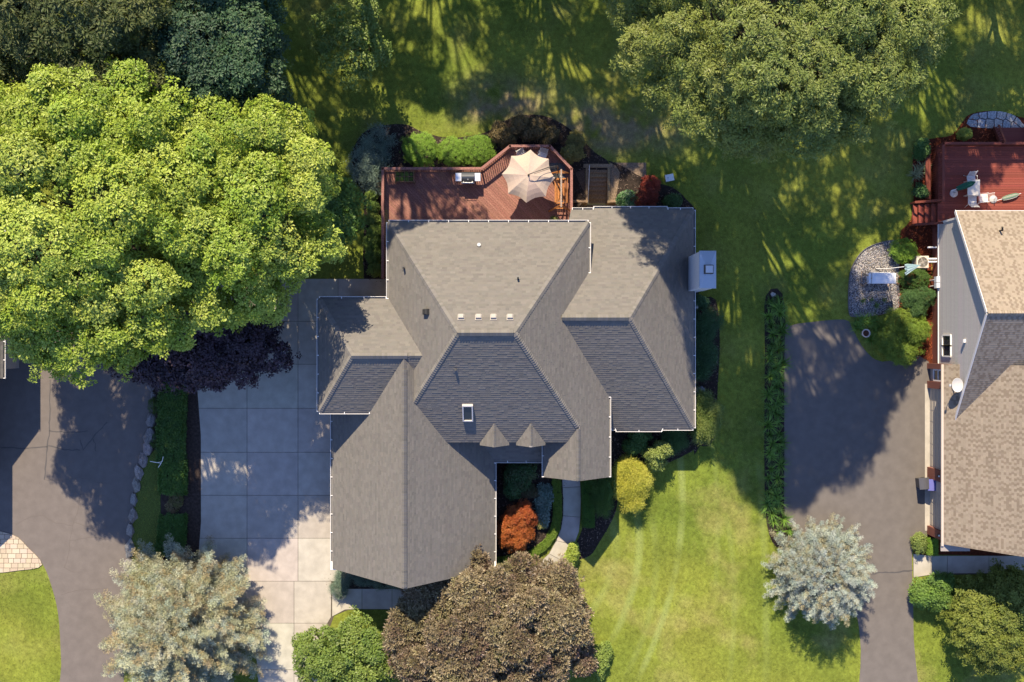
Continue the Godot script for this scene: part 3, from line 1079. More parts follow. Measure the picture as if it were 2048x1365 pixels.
	tag(instances("red_bark_chips", cm, xr, cr, vmat("chip", 1.0), self), "red dyed bark chips beside the neighbouring house", "bark chips", "", "stuff")

func strew_flat(p: PackedVector2Array, per_m2: float, xf: Array, cols: PackedColorArray, pal: Array, y: float, tilt: float) -> void:
	var lo := Vector2(1e9, 1e9)
	var hi := Vector2(-1e9, -1e9)
	for q in p:
		lo = lo.min(q)
		hi = hi.max(q)
	for i in int((hi.x - lo.x) * (hi.y - lo.y) * per_m2):
		var q := Vector2(rng.randf_range(lo.x, hi.x), rng.randf_range(lo.y, hi.y))
		if not Geometry2D.is_point_in_polygon(q, p):
			continue
		var s := rng.randf_range(0.6, 1.5)
		xf.append(Transform3D(Basis(Vector3(rng.randf_range(-tilt, tilt), 1, rng.randf_range(-tilt, tilt)).normalized(), rng.randf() * TAU).scaled_local(Vector3(s, s, s)), Vector3(q.x, y + rng.randf() * 0.01, q.y)))
		cols.append(pick(pal, 0.15))

func ribbon(ln: Array, w: float, y: float) -> MB:
	var mb := MB.new()
	var pts := []
	for i in range(0, ln.size() - 2, 2):
		for k in 4:
			var t := k / 4.0
			pts.append(P(lerpf(ln[i], ln[i + 2], t) + rng.randf_range(-1.2, 1.2), lerpf(ln[i + 1], ln[i + 3], t) + rng.randf_range(-1.2, 1.2)))
	pts.append(P(ln[-2], ln[-1]))
	var last := []
	for i in pts.size():
		var d: Vector3 = (pts[mini(i + 1, pts.size() - 1)] - pts[maxi(i - 1, 0)]).normalized()
		var s := Vector3(-d.z, 0, d.x) * w * rng.randf_range(0.6, 1.3)
		var a: Vector3 = pts[i] + s + Vector3(0, y, 0)
		var b: Vector3 = pts[i] - s + Vector3(0, y, 0)
		if last:
			mb.quad(last[0], a, b, last[1])
		last = [a, b]
	return mb

func slab(parent: Node3D, q: Array, mat: Material) -> void:
	var p := poly(q)
	mask_out(p)
	for g in Geometry2D.offset_polygon(p, -0.012):
		var mb := MB.new()
		mb.col = pick([Color(0.4, 0.37, 0.32), Color(0.385, 0.355, 0.305), Color(0.415, 0.38, 0.33)], 0.05)
		mb.prism(g, -0.05, 0.045)
		part("concrete_slab", mb, mat, parent)

# ================================================================ the house
var GREY := {"course": 0.145, "thick": 0.008, "vary": 0.06, "mat": "shingle_grey", "pal": [Color(0.168, 0.157, 0.143), Color(0.175, 0.163, 0.148), Color(0.16, 0.15, 0.138), Color(0.17, 0.159, 0.144), Color(0.152, 0.143, 0.132)]}
var TAN := {"course": 0.145, "thick": 0.009, "vary": 0.05, "mat": "shingle_tan", "tab": 0.14, "pal": [Color(0.29, 0.242, 0.188), Color(0.275, 0.228, 0.178), Color(0.3, 0.25, 0.195)], "dots": Color(0.215, 0.173, 0.132)}

func V(x: float, y: float, z: float) -> Vector3:
	return Vector3(x, y, z)

func build_house() -> void:
	var h := thing("house", "large house under steep grey shingled hip roofs with white gutters", "house")
	var wm := vmat("house_wall", 0.85, tex_fine, 0.7)
	var tan_wall := Color(0.42, 0.35, 0.28)
	# walls
	for w in [[-6.3, -0.1, -6.05, 3.78, 5.3, 5.1], [3.78, -1.5, -7.05, 9.87, 2.62, 4.53], [-10.1, -0.1, -1.9, -6.3, 5.3, 3.43], [-9.75, -0.1, 3.43, -1.43, 2.62, 12.5]]:
		var mb := MB.new()
		mb.col = tan_wall
		mb.bx(w[0], w[1], w[2], w[3], w[4], w[5])
		part("wall", mb, wm, h)
	# main block
	var e := 5.38
	var A := {"nw": V(-6.72, e, -6.465), "ne": V(4.165, e, -6.465), "sw": V(-6.72, e, 5.512), "r0": V(-2.766, 9.86, -0.42), "r1": V(0.152, 9.86, -0.42)}
	var eplane := func(y: float) -> float: return 0.152 + (9.86 - y) / 1.1164
	var se := V(4.165, e, 5.512)
	roof_slope(h, [A.nw, A.ne, A.r1, A.r0], GREY)
	roof_slope(h, [A.sw, V(se.x, e, se.z), A.r1, A.r0], GREY)
	roof_slope(h, [A.nw, A.r0, A.sw], GREY)
	# east slope: short eave to the north, runs lower south of the wing
	var ex: float = eplane.call(4.03)
	roof_slope(h, [A.ne, V(4.165, e, -3.4), V(ex, 4.03, 2.9), V(ex, 4.03, 7.567), V(3.584, 6.03 - 0.0, 7.567), V(3.584, 6.03, 4.64), A.r1], GREY)
	var nN := newell([A.nw, A.ne, A.r1])
	var nS := newell([A.sw, se, A.r1])
	var nW := newell([A.nw, A.r0, A.sw])
	var nE := newell([A.ne, A.r1, V(ex, 4.03, 5.0)])
	# portico west slope
	roof_slope(h, [V(1.794, 4.03, 4.6), V(1.794, 4.03, 7.567), V(3.584, 6.03, 7.567), V(3.584, 6.03, 4.6)], GREY)
	var nPW := newell([V(1.794, 4.03, 4.6), V(1.794, 4.03, 7.5), V(3.584, 6.03, 7.5)])
	# portico gable front and posts
	var pg := MB.new()
	pg.col = Color(0.62, 0.58, 0.52)
	pg.tri(V(1.95, 4.03, 7.35), V(5.22, 4.03, 7.35), V(3.584, 5.85, 7.35))
	pg.tri(V(5.22, 4.03, 7.25), V(1.95, 4.03, 7.25), V(3.584, 5.85, 7.25))
	pg.bx(1.95, 3.75, 7.2, 5.22, 4.03, 7.36)
	part("gable", pg, wm, h)
	var col := MB.new()
	col.col = Color(0.7, 0.68, 0.64)
	col.bx(-0.15, 0, -0.15, 0.15, 3.75, 0.15, 0.01)
	for x in [2.15, 5.02]:
		part("column", col, vmat("trim", 0.5), h, V(x, 0, 7.28))
	# wall of the portico block
	var pw := MB.new()
	pw.col = tan_wall
	pw.bx(2.0, -0.1, 5.1, 5.1, 3.98, 6.0)
	part("wall", pw, wm, h)
	# porch roof between garage and portico
	roof_slope(h, [V(-3.4, 2.7, 6.78), V(2.1, 2.7, 6.78), V(2.1, 3.75, 5.05), V(-3.4, 3.75, 5.05)], GREY)
	# east wing
	var be := 2.7
	var B := {"r0": V(2.2, 7.13, -1.245), "r1": V(6.254, 7.13, -1.245), "ne": V(10.277, be, -7.431), "se": V(10.277, be, 4.94)}
	roof_slope(h, [V(3.35, be, -7.431), B.ne, B.r1, B.r0, V(2.2, 6.2, -2.54)], GREY)
	roof_slope(h, [V(5.0, be, 4.94), B.se, B.r1, B.r0], GREY)
	roof_slope(h, [B.ne, B.se, B.r1], GREY)
	var nBN := newell([V(3.35, be, -7.431), B.ne, B.r1])
	var nBS := newell([V(5.0, be, 4.94), B.se, B.r1])
	var nBE := newell([B.ne, B.se, B.r1])
	# small bay eaves
	var mN := 4.43 / 6.185
	roof_slope(h, [V(4.64, be - 0.085 * mN * 1.0, -7.516), V(8.8, be - 0.085 * mN, -7.516), V(8.8, be + 0.004, -7.425), V(4.64, be + 0.004, -7.425)], GREY)
	roof_slope(h, [V(5.9, be - 0.085 * mN, 5.025), V(8.5, be - 0.085 * mN, 5.025), V(8.5, be + 0.004, 4.934), V(5.9, be + 0.004, 4.934)], GREY)
	# west wing
	var C := {"nw": V(-10.507, e, -2.30), "sw": V(-10.507, e, 3.852), "r0": V(-8.436, 7.67, 0.776), "r1": V(-4.5, 7.67, 0.776)}
	roof_slope(h, [C.nw, V(-6.72, e, -2.30), V(-6.2, e, -2.30), C.r1, C.r0], GREY)
	roof_slope(h, [C.sw, V(-6.4, e, 3.852), C.r1, C.r0], GREY)
	roof_slope(h, [C.nw, C.r0, C.sw], GREY)
	var nCN := newell([C.nw, V(-6.72, e, -2.30), C.r0])
	var nCS := newell([C.sw, V(-6.4, e, 3.852), C.r0])
	var nCW := newell([C.nw, C.r0, C.sw])
	# garage
	var D := {"r0": V(-5.68, 7.6, 0.72), "r1": V(-5.68, 7.6, 13.06)}
	roof_slope(h, [V(-10.16, be, 3.3), V(-10.16, be, 12.9), D.r1, D.r0, V(-7.6, 5.5, 0.9)], GREY)
	roof_slope(h, [V(-1.02, be, 12.9), V(-1.02, be, 5.1), V(-3.6, 5.412, 4.8), V(-5.2, 7.095, 0.9), D.r0, D.r1], GREY)
	var nDW := newell([V(-10.16, be, 3.3), V(-10.16, be, 12.9), D.r1])
	var nDE := newell([V(-1.02, be, 12.9), V(-1.02, be, 5.1), D.r1])
	var gg := MB.new()
	gg.col = tan_wall
	gg.tri(V(-9.75, 2.62, 12.497), V(-1.43, 2.62, 12.497), V(-5.68, 7.2, 12.497))
	gg.tri(V(-1.43, 2.62, 12.4), V(-9.75, 2.62, 12.4), V(-5.68, 7.2, 12.4))
	part("gable", gg, wm, h)
	# hip and ridge caps
	caps(h, A.nw, A.r0, nN, nW, 0.0, GREY)
	caps(h, A.ne, A.r1, nN, nE, 0.0, GREY)
	caps(h, V(-5.2, 7.1, 3.23), A.r0, nS, nW, 0.0, GREY)
	caps(h, V(3.55, 6.06, 4.61), A.r1, nS, nE, 0.0, GREY)
	caps(h, A.r0 + V(0.05, 0, 0), A.r1, nN, nS, 0.07, GREY, true, 0.2)
	caps(h, V(-5.68, 7.6, 1.5), D.r1, nDW, nDE, 0.05, GREY, true, 0.2)
	caps(h, V(-5.68, 7.6, 0.85), V(-5.68, 7.6, 1.5), nDW, nDE, 0.0, GREY, false)
	caps(h, C.r0, V(-5.4, 7.67, 0.776), nCN, nCS, 0.06, GREY, false, 0.2)
	caps(h, V(-5.4, 7.67, 0.776), V(-4.75, 7.67, 0.776), nCN, nCS, 0.0, GREY, false)
	caps(h, C.nw, C.r0, nCN, nCW, 0.0, GREY, false)
	caps(h, C.sw, C.r0, nCS, nCW, 0.0, GREY, false)
	caps(h, V(2.65, 7.13, -1.245), B.r1, nBN, nBS, 0.07, GREY, false, 0.2)
	caps(h, B.ne, B.r1, nBN, nBE, 0.0, GREY, false)
	caps(h, B.se, B.r1, nBS, nBE, 0.0, GREY, false)
	caps(h, V(3.584, 6.03, 4.75), V(3.584, 6.03, 7.567), nPW, nE, 0.03, GREY, false, 0.17)
	# gablets over the front door
	for cx in [-0.956, 1.02]:
		var z0 := 4.4
		var zf := 5.72
		var y := 6.2
		var fb := MB.new()
		fb.col = Color(0.6, 0.56, 0.5)
		fb.tri(V(cx - 0.66, y - 0.85, zf - 0.12), V(cx + 0.66, y - 0.85, zf - 0.12), V(cx, y - 0.12, zf - 0.12))
		fb.bx(cx - 0.66, e - 0.4, zf - 0.7, cx + 0.66, y - 0.83, zf - 0.12)
		var dn := part("dormer", fb, wm, h)
		for s in [-1.0, 1.0]:
			roof_slope_sub(dn, [V(cx, y, z0 - 0.35), V(cx, y, zf), V(cx + s * 0.79, y - 0.85, zf - 0.04), V(cx + s * 0.79, y - 0.85, 4.9), V(cx + s * 0.2, y - 0.2152, z0 - 0.1)])
		caps(dn, V(cx, y, z0 + 0.05), V(cx, y, zf), V(-0.73, 0.68, 0), V(0.73, 0.68, 0), 0.0, GREY, false, 0.12)
	# gutters
	var gm := vmat("gutter", 0.45)
	gutter(h, A.nw, A.ne, V(0, 0, -1), gm)
	gutter(h, V(-6.72, e, -6.465), V(-6.72, e, -2.3), V(-1, 0, 0), gm)
	gutter(h, V(4.165, e, -6.465), V(4.165, e, -3.7), V(1, 0, 0), gm)
	gutter(h, V(ex, 4.03, 3.1), V(ex, 4.03, 7.567), V(1, 0, 0), gm)
	gutter(h, V(1.794, 4.03, 5.2), V(1.794, 4.03, 7.567), V(-1, 0, 0), gm)
	gutter(h, V(-1.3, be, 6.78), V(1.85, be, 6.78), V(0, 0, 1), gm)
	gutter(h, V(3.4, be, -7.431), V(4.62, be, -7.431), V(0, 0, -1), gm)
	gutter(h, V(4.62, be - 0.06, -7.516), V(8.82, be - 0.06, -7.516), V(0, 0, -1), gm)
	gutter(h, V(8.82, be, -7.431), B.ne, V(0, 0, -1), gm)
	gutter(h, B.ne, B.se, V(1, 0, 0), gm)
	gutter(h, V(5.4, be, 4.94), V(5.88, be, 4.94), V(0, 0, 1), gm)
	gutter(h, V(5.88, be - 0.06, 5.025), V(8.52, be - 0.06, 5.025), V(0, 0, 1), gm)
	gutter(h, V(8.52, be, 4.94), B.se, V(0, 0, 1), gm)
	gutter(h, C.nw, V(-6.84, e, -2.3), V(0, 0, -1), gm)
	gutter(h, C.nw, C.sw, V(-1, 0, 0), gm)
	gutter(h, C.sw, V(-7.75, e, 3.852), V(0, 0, 1), gm)
	gutter(h, V(-10.16, be, 3.5), V(-10.16, be, 12.95), V(-1, 0, 0), gm)
	gutter(h, V(-1.02, be, 6.9), V(-1.02, be, 12.95), V(1, 0, 0), gm)
	# eave returns at the garage front
	for s in [[-10.28, -9.6], [-1.6, -0.9]]:
		var rb := MB.new()
		rb.col = Color(0.72, 0.68, 0.66)
		rb.bx(s[0], be - 0.13, 12.5, s[1], be - 0.05, 12.98)
		part("eave_return", rb, gm, h)
	var fg := MB.new()
	fg.col = Color(0.45, 0.42, 0.4)
	fg.bar(V(-10.16, be - 0.14, 12.88), V(-5.68, 7.46, 13.04), 0.03, 0.16)
	fg.bar(V(-5.68, 7.46, 13.04), V(-1.02, be - 0.14, 12.88), 0.03, 0.16)
	part("fascia", fg, gm, h)
	# skylight on the south slope
	var up := (Vector3.UP - nS * nS.y).normalized()
	var sk := surf_frame(V(-2.36, 0, 3.78), V(-2.36, 9.86 - 0.7552 * (3.78 + 0.42), 3.78), nS)
	var fb2 := MB.new()
	fb2.col = Color(0.52, 0.5, 0.48)
	for s in [-1, 1]:
		fb2.box(sk * Transform3D(Basis(), V(s * 0.25, 0.08, 0)), V(0.07, 0.2, 1.1), 0.01)
		fb2.box(sk * Transform3D(Basis(), V(0, 0.082, s * 0.515)), V(0.43, 0.2, 0.07), 0.01)
	var sl := part("skylight", fb2, flat("bronze", Color(0.5, 0.47, 0.45), 0.4, 0.3), h)
	var gl := MB.new()
	gl.box(sk * Transform3D(Basis(), V(0, 0.1, 0)), V(0.43, 0.02, 0.96))
	part("pane", gl, flat("skyglass", Color(0.018, 0.022, 0.022), 0.05), sl)
	# box vents on the north slope, one black one on the west slope
	for uu in [922, 957, 987, 1020]:
		var p := on_plane(uu, 636, A.r0, nN)
		var f := surf_frame(p, p, nN)
		var vb := MB.new()
		vb.col = Color(0.3, 0.28, 0.26)
		vb.box(f * Transform3D(Basis(), V(0, 0.03, 0)), V(0.34, 0.03, 0.36))
		vb.box(f * Transform3D(Basis(Vector3.RIGHT, 0.18), V(0, 0.12, 0.02)), V(0.28, 0.1, 0.3), 0.03)
		part("roof_vent", vb, vmat("vent", 0.6), h)
	var pw2 := on_plane(855, 624, A.r0, nW)
	var bvb := MB.new()
	bvb.col = Color(0.03, 0.03, 0.03)
	bvb.box(surf_frame(pw2, pw2, nW) * Transform3D(Basis(), V(0, 0.12, 0)), V(0.3, 0.24, 0.34), 0.04)
	part("roof_vent", bvb, vmat("vent", 0.6), h).set_meta("label", "black box vent")
	# soil pipes
	for q in [[958, 490, nN, 0.16, 0.09, Color(0.62, 0.6, 0.57)], [1036, 557, nN, 0.35, 0.055, Color(0.02, 0.02, 0.02)], [808, 537, nW, 0.4, 0.055, Color(0.02, 0.02, 0.02)], [911, 740, nS, 0.17, 0.07, Color(0.05, 0.05, 0.05)]]:
		var p := on_plane(q[0], q[1], A.r0, q[2])
		var pb := MB.new()
		pb.col = q[5]
		pb.tube([p - V(0, 0.1, 0), p + V(0, q[3], 0)], [q[4], q[4]], 10)
		var fl := MB.new()
		fl.col = Color(0.12, 0.115, 0.11)
		fl.box(surf_frame(p, p, q[2]) * Transform3D(Basis(), V(0, 0.016, 0.05)), V(0.26, 0.012, 0.3))
		var pp := part("vent_pipe", pb, vmat("vent", 0.6), h)
		part("flashing", fl, vmat("vent", 0.6), pp)
	build_chimney(h)
	# doors and windows
	for q in [[V(-9.75, 1.1, 5.9), 2.6], [V(-9.75, 1.1, 9.6), 4.8]]:
		garage_door(h, q[0], V(-1, 0, 0), q[1], 2.1)
	for q in [[V(-5.6, 1.5, 12.5), V(0, 0, 1), 1.8], [V(7.2, 1.45, 4.53), V(0, 0, 1), 2.2], [V(-4.5, 2.2, -6.05), V(0, 0, -1), 1.8], [V(-1.5, 2.0, -6.05), V(0, 0, -1), 2.2], [V(7.0, 1.4, -7.05), V(0, 0, -1), 2.4], [V(9.87, 1.5, 1.6), V(1, 0, 0), 1.4], [V(-10.1, 4.0, 0.8), V(-1, 0, 0), 1.4], [V(-6.3, 3.0, -4.2), V(-1, 0, 0), 1.2]]:
		window(h, q[0], q[1], q[2], 1.3)
	var fd := MB.new()
	fd.col = Color(0.2, 0.08, 0.05)
	fd.bx(3.1, 0.12, 6.0, 4.1, 2.25, 6.05)
	var door := part("door", fd, vmat("trim", 0.5), h)
	var kn := MB.new()
	kn.col = Color(0.5, 0.4, 0.2)
	kn.tube([V(3.98, 1.1, 6.05), V(3.98, 1.1, 6.12)], [0.03, 0.035], 8)
	part("handle", kn, vmat("brass", 0.3), door)
	var st := MB.new()
	st.col = Color(0.4, 0.36, 0.3)
	st.bx(2.1, -0.05, 6.0, 5.1, 0.12, 7.5, 0.01)
	part("porch_step", st, mats["concrete"], h)

# a dormer's slope: shingles laid straight under the dormer
func roof_slope_sub(dormer: Node3D, pts: Array) -> void:
	var holder := Node3D.new()
	add_child(holder)
	roof_slope(holder, pts, GREY)
	var deck: MeshInstance3D = holder.get_child(0)
	var sh: MeshInstance3D = deck.get_child(0)
	deck.remove_child(sh)
	holder.remove_child(deck)
	remove_child(holder)
	holder.free()
	deck.name = "slope"
	dormer.add_child(deck, true)
	dormer.add_child(sh, true)

func on_plane(u: float, v: float, o: Vector3, n: Vector3) -> Vector3:
	var eye := Vector3(0, DRONE, 0)
	var d := P(u, v, 0) - eye
	return eye + d * ((o - eye).dot(n) / d.dot(n))

func surf_frame(_base: Vector3, p: Vector3, n: Vector3) -> Transform3D:
	var down := -(Vector3.UP - n * n.y).normalized()
	return Transform3D(Basis(n.cross(down).normalized(), n, down), p)

func garage_door(h: Node3D, c: Vector3, out: Vector3, w: float, hh: float) -> void:
	var side := Vector3.UP.cross(out).normalized()
	var b := Basis(side, Vector3.UP, out)
	var fr := MB.new()
	fr.col = Color(0.6, 0.55, 0.48)
	for s in [-1, 1]:
		fr.box(Transform3D(b, c + side * s * (w / 2 + 0.06)), V(0.1, hh + 0.1, 0.06))
	fr.box(Transform3D(b, c + V(0, hh / 2 + 0.08, 0)), V(w + 0.22, 0.1, 0.062))
	var d := part("garage_door", fr, vmat("trim", 0.5), h)
	for i in 4:
		var pb := MB.new()
		pb.col = Color(0.36, 0.32, 0.27)
		pb.box(Transform3D(b, c + V(0, -hh / 2 + hh * (i + 0.5) / 4, 0) + out * 0.012), V(w, hh / 4 - 0.012, 0.03), 0.0)
		var n := int(w / 0.6)
		for k in n:
			pb.box(Transform3D(b, c + side * (w * ((k + 0.5) / n - 0.5)) + V(0, -hh / 2 + hh * (i + 0.5) / 4, 0) + out * 0.03), V(w / n - 0.1, hh / 4 - 0.14, 0.02))
		part("panel", pb, vmat("trim", 0.5), d)

# sheet-metal chase that leans against the east wing
func build_chimney(h: Node3D) -> void:
	var mb := MB.new()
	mb.col = Color(0.66, 0.68, 0.7)
	var x0 := 9.95
	var x1 := 10.75
	var z0 := -4.73
	var z1 := -2.83
	mb.bx(x0, 0, z0, x1, 7.3, z1)
	var c := part("chimney", mb, vmat("chase", 0.6, tex_fine, 0.6), h)
	# lap lines of the cladding
	for i in 9:
		var lb := MB.new()
		lb.col = Color(0.68, 0.7, 0.72)
		var y := 2.9 + i * 0.48
		lb.bx(x0 - 0.012, y, z0 - 0.012, x1 + 0.012, y + 0.44, z1 + 0.012)
		part("cladding_board", lb, vmat("chase", 0.6, tex_fine, 0.6), c)
	var cap := MB.new()
	cap.col = Color(0.52, 0.55, 0.58)
	cap.bx(x0 - 0.05, 7.26, z0 - 0.05, x1 + 0.05, 7.32, z1 + 0.05, 0.01)
	var a := [V(x0 - 0.04, 7.322, z0 - 0.04), V(x0 - 0.04, 7.322, z1 + 0.04), V(x1 + 0.04, 7.322, z1 + 0.04), V(x1 + 0.04, 7.322, z0 - 0.04)]
	var m := V((x0 + x1) / 2 + 0.02, 7.42, (z0 + z1) / 2)
	for i in 4:
		cap.tri(a[i], a[(i + 1) % 4], m)
	part("chase_cover", cap, flat("tin", Color(0.3, 0.33, 0.36), 0.35, 0.6), c)
	var fl := MB.new()
	fl.col = Color(0.3, 0.3, 0.3)
	fl.bx(m.x - 0.24, 7.36, m.z - 0.24, m.x + 0.24, 7.6, m.z + 0.24)
	part("flue", fl, flat("soot", Color(0.06, 0.055, 0.05), 0.7), c)
	var hat := MB.new()
	hat.bx(m.x - 0.19, 7.7, m.z - 0.19, m.x + 0.19, 7.73, m.z + 0.19, 0.008)
	for s in [V(-0.15, 0, -0.15), V(0.15, 0, 0.15), V(-0.15, 0, 0.15), V(0.15, 0, -0.15)]:
		hat.bx(m.x + s.x - 0.012, 7.55, m.z + s.z - 0.012, m.x + s.x + 0.012, 7.705, m.z + s.z + 0.012)
	part("flue_cap", hat, flat("cap_tin", Color(0.42, 0.42, 0.42), 0.4, 0.3), c)

# ================================================================ neighbour on the right
func build_right_house() -> void:
	var h := thing("neighbour_house", "tan shingled house with pale sided gable and brick base beside the asphalt drive", "house")
	var wm := vmat("house_wall", 0.85)
	var wx := 24.74
	# gable wall: brick base, then lapped boards one by one
	var zr := -1.44
	var top := 8.8
	var ne := 4.3
	var zn := -7.2
	var zs := 4.4
	var sN := (top - ne) / (zr - zn)
	var brick := MB.new()
	brick.col = Color(0.3, 0.105, 0.075)
	brick.bx(wx, -0.1, zn + 0.35, wx + 9.0, 1.1, 4.6)
	part("brick_base", brick, brick_mat(), h)
	var core := MB.new()
	core.col = Color(0.4, 0.38, 0.36)
	core.bx(wx + 0.08, 1.1, zn + 0.4, wx + 9.0, ne, 4.5)
	part("wall", core, wm, h)
	var sid := vmat("siding", 0.7, tex_fine, 0.5)
	var y := 1.1
	while y < top - 0.35:
		var y1 := y + 0.125
		var a := zn + 0.36
		var b := 4.55
		if y1 > ne - 0.1:
			a = maxf(a, zr - (top - 0.1 - y1) / sN + 0.02)
			b = minf(b, zr + (top - 0.1 - y1) / sN - 0.02)
		if b - a > 0.1:
			var mb := MB.new()
			mb.col = pick([Color(0.52, 0.49, 0.47), Color(0.5, 0.475, 0.455), Color(0.535, 0.505, 0.48)], 0.025)
			mb.quad(V(wx - 0.018, y, a), V(wx - 0.018, y, b), V(wx, y1, b), V(wx, y1, a))
			mb.quad(V(wx + 0.02, y, a), V(wx + 0.02, y, b), V(wx - 0.018, y, b), V(wx - 0.018, y, a))
			mb.quad(V(wx, y1, a), V(wx, y1, b), V(wx + 0.02, y1, b), V(wx + 0.02, y1, a))
			part("siding_board", mb, sid, h)
		y = y1
	var trim := MB.new()
	trim.col = Color(0.66, 0.64, 0.62)
	trim.bx(wx - 0.05, 1.02, zn + 0.33, wx + 0.02, 1.14, 4.6)
	trim.bx(wx - 0.045, 1.14, zn + 0.31, wx + 0.05, ne - 0.1, zn + 0.42)
	part("corner_trim", trim, vmat("trim", 0.5), h)
	# roofs
	var rx := wx - 0.16
	roof_slope(h, [V(rx, ne, zn), V(36, ne, zn), V(36, top, zr), V(rx, top, zr)], TAN)
	roof_slope(h, [V(rx, top, zr), V(36, top, zr), V(36, 3.4, zr + (top - 3.4) / sN), V(rx, 3.4, zr + (top - 3.4) / sN)], TAN)
	var gx := 24.1
	var ge := 3.75
	var gs := 1.15
	roof_slope(h, [V(gx, ge, 1.3), V(gx, ge, 11.35), V(gx + 5.2, ge + 5.2 * gs, 11.5), V(gx + 5.2, ge + 5.2 * gs, 1.3)], TAN)
	var nN := newell([V(rx, ne, zn), V(36, ne, zn), V(36, top, zr)])
	var nS := newell([V(rx, top, zr), V(36, top, zr), V(36, 3.4, zr + 5)])
	cap_left = 300
	caps(h, V(rx, top, zr), V(31.5, top, zr), nN, nS, 0.05, TAN, true, 0.17)
	# rake boards, eave boards, soffit
	var fb := MB.new()
	fb.col = Color(0.62, 0.6, 0.6)
	fb.bar(V(rx - 0.02, ne - 0.12, zn), V(rx - 0.02, top - 0.1, zr), 0.03, 0.2)
	fb.bar(V(rx - 0.02, top - 0.1, zr), V(rx - 0.02, 3.9, zr + (top - 4.0) / sN), 0.03, 0.2)
	fb.bar(V(rx, ne - 0.1, zn - 0.02), V(36, ne - 0.1, zn - 0.02), 0.03, 0.16)
	part("rake_board", fb, vmat("trim", 0.5), h)
	var eb := MB.new()
	eb.col = Color(0.4, 0.34, 0.29)
	eb.bar(V(gx - 0.07, ge - 0.06, 1.3), V(gx - 0.07, ge - 0.06, 11.45), 0.13, 0.1)
	part("gutter", eb, vmat("gutter", 0.45), h)
	var ret := MB.new()
	ret.col = Color(0.25, 0.22, 0.2)
	ret.bx(gx - 0.13, ge - 0.2, 11.3, gx + 1.5, ge - 0.12, 11.75)
	part("eave_return", ret, vmat("trim", 0.5), h)
	var sof := MB.new()
	sof.col = Color(0.55, 0.5, 0.45)
	sof.bx(gx, ge - 0.24, 1.35, 24.7, ge - 0.2, 11.3)
	part("soffit", sof, vmat("trim", 0.5), h)
	# garage front: brick piers, doors
	var gw := 24.42
	var gwall := MB.new()
	gwall.col = Color(0.36, 0.33, 0.3)
	gwall.bx(gw + 0.2, -0.1, 1.55, 33, ge - 0.22, 11.2)
	part("wall", gwall, wm, h)
	var gable := MB.new()
	gable.col = Color(0.5, 0.48, 0.45)
	gable.tri(V(24.5, ge - 0.2, 11.19), V(33, ge - 0.2, 11.19), V(29.2, ge + 5.0 * gs - 0.25, 11.19))
	part("gable", gable, wm, h)
	for q in [[1.3, 1.62], [2.35, 2.75], [7.4, 8.05], [10.85, 11.35]]:
		var pb := MB.new()
		pb.col = Color(0.32, 0.12, 0.085)
		pb.bx(gw, -0.1, q[0], gw + 0.25, ge - 0.24, q[1])
		part("brick_pier", pb, brick_mat(), h)
	garage_door(h, V(gw + 0.19, 1.1, 5.07), V(-1, 0, 0), 4.6, 2.15)
	garage_door(h, V(gw + 0.19, 1.1, 9.45), V(-1, 0, 0), 2.75, 2.15)
	window(h, V(gw + 0.19, 1.45, 1.98), V(-1, 0, 0), 0.62, 1.5)
	for z in [7.72, 11.1]:
		var lb := MB.new()
		lb.col = Color(0.05, 0.05, 0.05)
		lb.bx(gw - 0.1, 1.95, z - 0.06, gw, 2.2, z + 0.06, 0.02)
		var lp := part("wall_lantern", lb, vmat("vent", 0.6), h)
		var lg := MB.new()
		lg.col = Color(0.8, 0.8, 0.78)
		lg.bx(gw - 0.09, 2.2, z - 0.045, gw - 0.01, 2.24, z + 0.045, 0.01)
		part("lantern_cap", lg, vmat("trim", 0.5), lp)
	for z in [-0.03, 0.57]:
		window(h, V(wx - 0.02, 2.5, z), V(-1, 0, 0), 0.6, 1.35, Color(0.72, 0.68, 0.62), 0)
	var vb := MB.new()
	vb.col = Color(0.7, 0.68, 0.66)
	vb.bx(wx - 0.14, 5.2, -0.1, wx - 0.02, 5.4, 0.1, 0.02)
	part("wall_vent", vb, vmat("trim", 0.5), h)
	# pipes and meters at the foot of the gable
	for q in [[1852, 495, 0.75], [1851, 518, 0.75], [1852, 524, 0.75]]:
		var pb := MB.new()
		pb.col = Color(0.75, 0.74, 0.72)
		var p := P(q[0], q[1], q[2])
		pb.tube([V(wx, p.y, p.z), V(wx - 0.45, p.y, p.z), V(wx - 0.48, p.y - 0.1, p.z)], [0.05, 0.05, 0.05], 10)
		part("vent_pipe", pb, vmat("trim", 0.5), h)
	for q in [[560, 0.35], [572, 0.3]]:
		var pb := MB.new()
		pb.col = Color(0.6, 0.62, 0.65)
		var p := P(1862, q[0], 0.9)
		pb.bx(wx - 0.2, 0.9, p.z - q[1] / 2, wx, 1.35, p.z + q[1] / 2, 0.03)
		pb.tube([V(wx - 0.12, 0, p.z), V(wx - 0.12, 0.95, p.z)], [0.04, 0.04], 8)
		part("utility_meter", pb, vmat("meter", 0.4), h)
	var bent := MB.new()
	bent.col = Color(0.03, 0.03, 0.03)
	var bp := on_plane(2000, 462, V(rx, ne, zn), nN)
	bent.tube([bp - V(0, 0.1, 0), bp + V(0, 0.4, 0), bp + V(-0.05, 0.5, -0.15)], [0.05, 0.05, 0.05], 8)
	part("vent_pipe", bent, vmat("vent", 0.6), h)
	# satellite dish stands on the garage eave
	var dsh := thing("satellite_dish", "pale oval satellite dish fixed to the garage roof edge", "satellite dish", P(1908, 770, 4.6))
	var prof := []
	for i in 8:
		var t := i / 7.0
		prof.append(Vector2(0.38 * t, 0.08 * t * t))
	var db := MB.new()
	db.col = Color(0.4, 0.4, 0.4)
